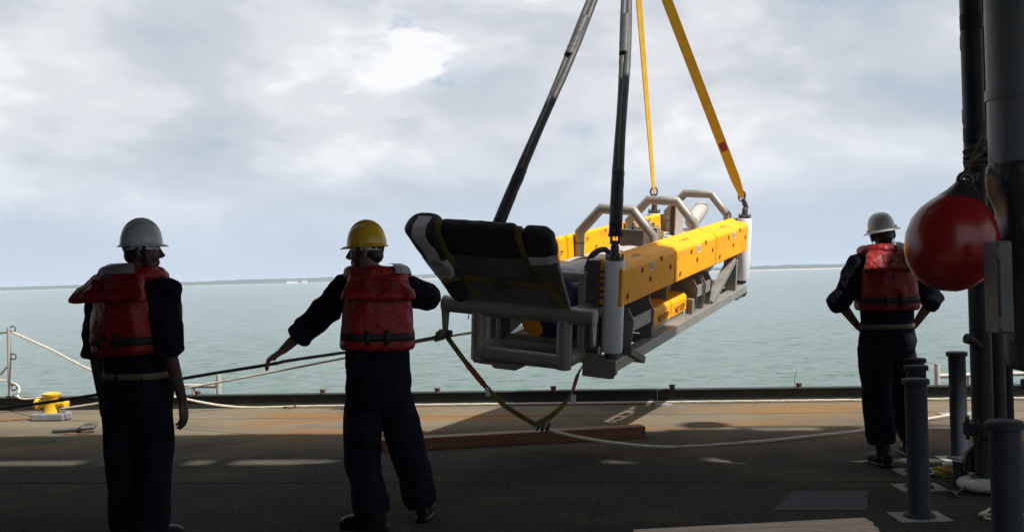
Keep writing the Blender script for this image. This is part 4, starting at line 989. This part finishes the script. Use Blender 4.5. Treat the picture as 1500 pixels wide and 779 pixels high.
    for x_ in (-.06, .05):
        c_ = sp(.452) + bk(.4) - Fu*.207 + Ru*x_
        put('strap_keeper', MB_mesh(MB().loft([(c_ - U*.045, Ru*.016, Fu*.008), (c_ + U*.045, Ru*.016, Fu*.008)], 8, 4)), 'black_web', bd)
    c_ = sp(.70) - Fu*.200
    put('pocket_slot', MB_mesh(MB().loft([(c_ - U*.018, Ru*.044, Fu*.012), (c_, Ru*.046, Fu*.012), (c_ + U*.014, Ru*.030, Fu*.012)], 16, 2.4)), 'black_web', vest)
    # collar: padded roll round the neck and a flap over the upper back
    cl = MB(); cc = sp(.955)
    ringp = [cc + Ru*.150*math.cos(g) + Fu*(.135*math.sin(g)+.0) + U*(.020 - .05*max(0, math.sin(g))) for g in np.linspace(0, 2*PI, 29)]
    cl.tube(ringp, .05, 14)
    fl0 = spec.get('flap', .22)
    for k in range(1):
        secs = []
        for t, w, th, out in ((.985, .155, .045, .12), (.94, .185, .055, .155), (.88, fl0*.98, .055, .19), (.80, fl0*1.10, .044, .228), (.775, fl0*1.12, .018, .238)):
            secs.append((sp(t) - Fu*out, Ru*w, Fu*th))
        cl.loft(secs, 28, 3.0)
    collar_me = remesh(cl, .007, 4, .017, 8, seed=spec['seed']+8, amp2=.005)
    collar = put('collar', collar_me, 'vest', vest)
    # stencilled number, laid onto the flap
    from mathutils.bvhtree import BVHTree
    bm = bmesh.new(); bm.from_mesh(collar_me); bvh = BVHTree.FromBMesh(bm)
    tm = text_mesh(spec['num'], .088)
    bm2 = bmesh.new(); bm2.from_mesh(tm); bmesh.ops.triangulate(bm2, faces=bm2.faces); bmesh.ops.subdivide_edges(bm2, edges=bm2.edges, cuts=3, use_grid_fill=True)
    cw = sp(.895) - base
    for vt in bm2.verts:
        p_ = cw + Ru*vt.co.x*1.25 + U*vt.co.y - Fu*.6
        hit = bvh.ray_cast(p_, Fu)
        vt.co = (hit[0] - Fu*.003) if hit[0] is not None else p_ + Fu*.4
    bm2.to_mesh(tm); bm2.free(); bm.free()
    mkobj('stencil_number', tm, 'stencil', collar)
    # reflective tape on the collar roll
    tp = []
    for g in np.linspace(spec['tape'][0], spec['tape'][1], 7):
        tp.append(cc + Ru*.150*math.cos(g) + Fu*.135*math.sin(g) + U*.018)
    tpm = MB(); R_ = []
    for p_ in tp:
        o_ = (p_ - cc - U*.02).normalized(); R_.append([p_ + (o_*math.cos(h_) + U*math.sin(h_))*.069 for h_ in (.15, .6, 1.05, 1.5, 1.95)])
    n_ = 5; tpm.add([q for r_ in R_ for q in r_], [(i*n_+j, i*n_+j+1, (i+1)*n_+j+1, (i+1)*n_+j) for i in range(len(R_)-1) for j in range(n_-1)])
    put('reflective_tape', MB_mesh(tpm), 'reflective', collar)
    return root
def MB_mesh(mb):
    me = bpy.data.meshes.new('m'); me.from_pydata(mb.v, [], mb.f); me.validate(); me.update(); return me
def put_hat(HM, m_, root, base, brim):
    T = HM @ Matrix.Translation((0, -.008, .036)) @ Matrix.Rotation(rad(2), 4, 'X') @ Matrix.Scale(.88, 4); mb = MB()
    prof = [(1.0, 0), (.995, .02), (.97, .05), (.90, .085), (.77, .115), (.58, .136), (.35, .148), (.12, .152), (.01, .1525)]
    n = 40; R = []
    def ell(s, z, ex=0, fr=0):
        out = []
        for j in range(n):
            g = 2*PI*j/n; f = max(0, math.sin(g))
            out.append(T @ Vector(((.112*s+ex)*math.cos(g), (.138*s+ex)*math.sin(g) + fr*f**2, z - .10*ex - .18*fr*f**2)))
        return out
    e0, f0 = {'cap': (.010, .036), 'round': (.016, .020), 'full': (.042, .006)}[brim]
    R = [ell(.93, .0), ell(1.0, -.006, e0*.6, f0*.6), ell(1.0, -.014 if brim == 'full' else -.008, e0, f0), ell(1.0, -.009 if brim == 'full' else -.003, e0+.001, f0), ell(1.0, .004, e0*.35, f0*.35)]
    R += [ell(s, z) for s, z in prof]
    mb.rings(R, cap=True)
    me = MB_mesh(mb); me.transform(Matrix.Translation(-base)); hat = mkobj('hard_hat', me, m_, root, 'all')
    rd = MB()
    for x_ in ((0,) if brim != 'full' else ()):
        pts = [T @ Vector((x_, .125*math.cos(g), .02+.137*math.sin(g))) for g in np.linspace(.35, PI-.35, 17)]
        rd.tube(pts, [.012 + .010*math.sin(i/16*PI) for i in range(17)], 10)
        me = MB_mesh(rd); me.transform(Matrix.Translation(-base)); mkobj('ridge', me, m_, hat, 'all')
    sl = MB()
    for s in (-1, 1):
        sl.box(s*.112-.008, s*.112+.008, -.035, .03, -.004, .020, T)
    me = MB_mesh(sl); me.transform(Matrix.Translation(-base)); mkobj('accessory_slot', me, m_, hat)
    hb = MB(); hb.rings([[T @ Vector((.094*math.cos(2*PI*j/32), .118*math.sin(2*PI*j/32), z)) for j in range(32)] for z in (-.032, .012)], cap=False)
    me = MB_mesh(hb); me.transform(Matrix.Translation(-base)); mkobj('headband', me, 'black_web' if brim == 'full' else 'tape', hat, 'all')
    cs = MB().ribbon(spline([HM @ Vector(p) for p in ((-.088, .025, .05), (-.083, .03, -.03), (-.06, .04, -.10), (0, .05, -.128), (.06, .04, -.10), (.083, .03, -.03), (.088, .025, .05))], 5), .018, .003, HM.to_3x3() @ Vector((0, 1, .2)))
    me = MB_mesh(cs); me.transform(Matrix.Translation(-base)); mkobj('chin_strap', me, 'black_web', hat)

person('person in white hard hat and red life vest, arms hanging, head turned aside', dict(
    d=6.35, skin='skin_dark', face=22, head=84, tilt=-2, hat='hat_white', brim='round', num='D02', seed=1, sleeve=.04, hem=.97, belt=1, flap=.235, tape=(4.4, 5.4),
    J=dict(neck=(196, 399), pelvis=(202, 577), head=(209, 368),
           shR=(240, 432, -.10), elR=(247, 512, -.16), wrR=(268, 588, -.06), shL=(150, 434, .12), elL=(141, 516, .10), wrL=(150, 585, .14),
           hipR=(224, 598, -.03), knR=(224, 690, -.02), anR=(222, 779, -.03), hipL=(181, 598, .05), knL=(184, 690, .08), anL=(187, 776, .06)),
    handR=((.03, .05, -1), (-1, .25, 0), (.2, 1, 0), .5), handL=((.1, .2, -1), (.8, -.2, 0), (.2, .9, 0), .35), toeR=35, toeL=20))
person('person in yellow hard hat and red life vest, one arm stretched over a rope', dict(
    d=6.6, face=-8, head=-84, tilt=-3, hat='hat_yellow', brim='cap', num='D23', seed=2, sleeve=.38, hem=.93, flap=.20, tape=(5.2, 5.75),
    J=dict(neck=(553, 399), pelvis=(553, 567), head=(536, 369),
           shL=(507, 425, .02), elL=(452, 478, .02), wrL=(413, 514, .05), shR=(602, 425, .02), elR=(625, 434, .08), wrR=(600, 447, .32),
           hipL=(532, 588, 0), knL=(531, 672, -.02), anL=(547, 757, -.06), hipR=(577, 586, .03), knR=(599, 664, .10), anR=(620, 741, .16)),
    handL=((-.85, .15, -.5), (-.15, .25, -1), (.2, .9, .1), .62), handR=((-.7, .7, 0), (-.5, -.6, 0), (0, 0, 1), .9), toeL=-75, toeR=5))
person('person in full-brim white hard hat and red life vest, hands on hips', dict(
    d=8.16, face=2, head=8, tilt=-2, roll=-10, hat='hat_white', brim='full', num='D07', seed=3, sleeve=.10, hem=.84, belt=1, flap=.195, tape=(4.85, 5.2),
    J=dict(neck=(1296, 366), pelvis=(1299, 498), head=(1293, 344),
           shL=(1259, 391, .0), elL=(1229, 442, .02), wrL=(1256, 477, .10), shR=(1333, 391, .0), elR=(1365, 440, .02), wrR=(1340, 476, .10),
           hipL=(1281, 514, 0), knL=(1285, 588, .02), anL=(1294, 659, -.01), hipR=(1316, 514, .03), knR=(1326, 580, .2), anR=(1332, 645, .38)),
    handL=((.75, .45, -.2), (.3, -1, 0), (-.2, -.3, -1), .5), handR=((-.75, .45, -.2), (-.3, -1, 0), (.2, -.3, -1), .5), toeL=-8, toeR=10))

# ================================================================== HAZE
def haze():
    m = bpy.data.materials.new('haze'); m.use_nodes = True; t = m.node_tree; t.nodes.clear()
    pv = t.nodes.new('ShaderNodeVolumePrincipled'); pv.inputs['Color'].default_value = (.68, .80, .96, 1); pv.inputs['Density'].default_value = 2.2e-4; pv.inputs['Anisotropy'].default_value = .0
    o = t.nodes.new('ShaderNodeOutputMaterial'); L(t, pv.outputs[0], o.inputs['Volume'])
    b = MB().box(-13000, 13000, -13000, 13000, SEA_Z-3, 45).build('haze', m, kind='stuff')
haze()
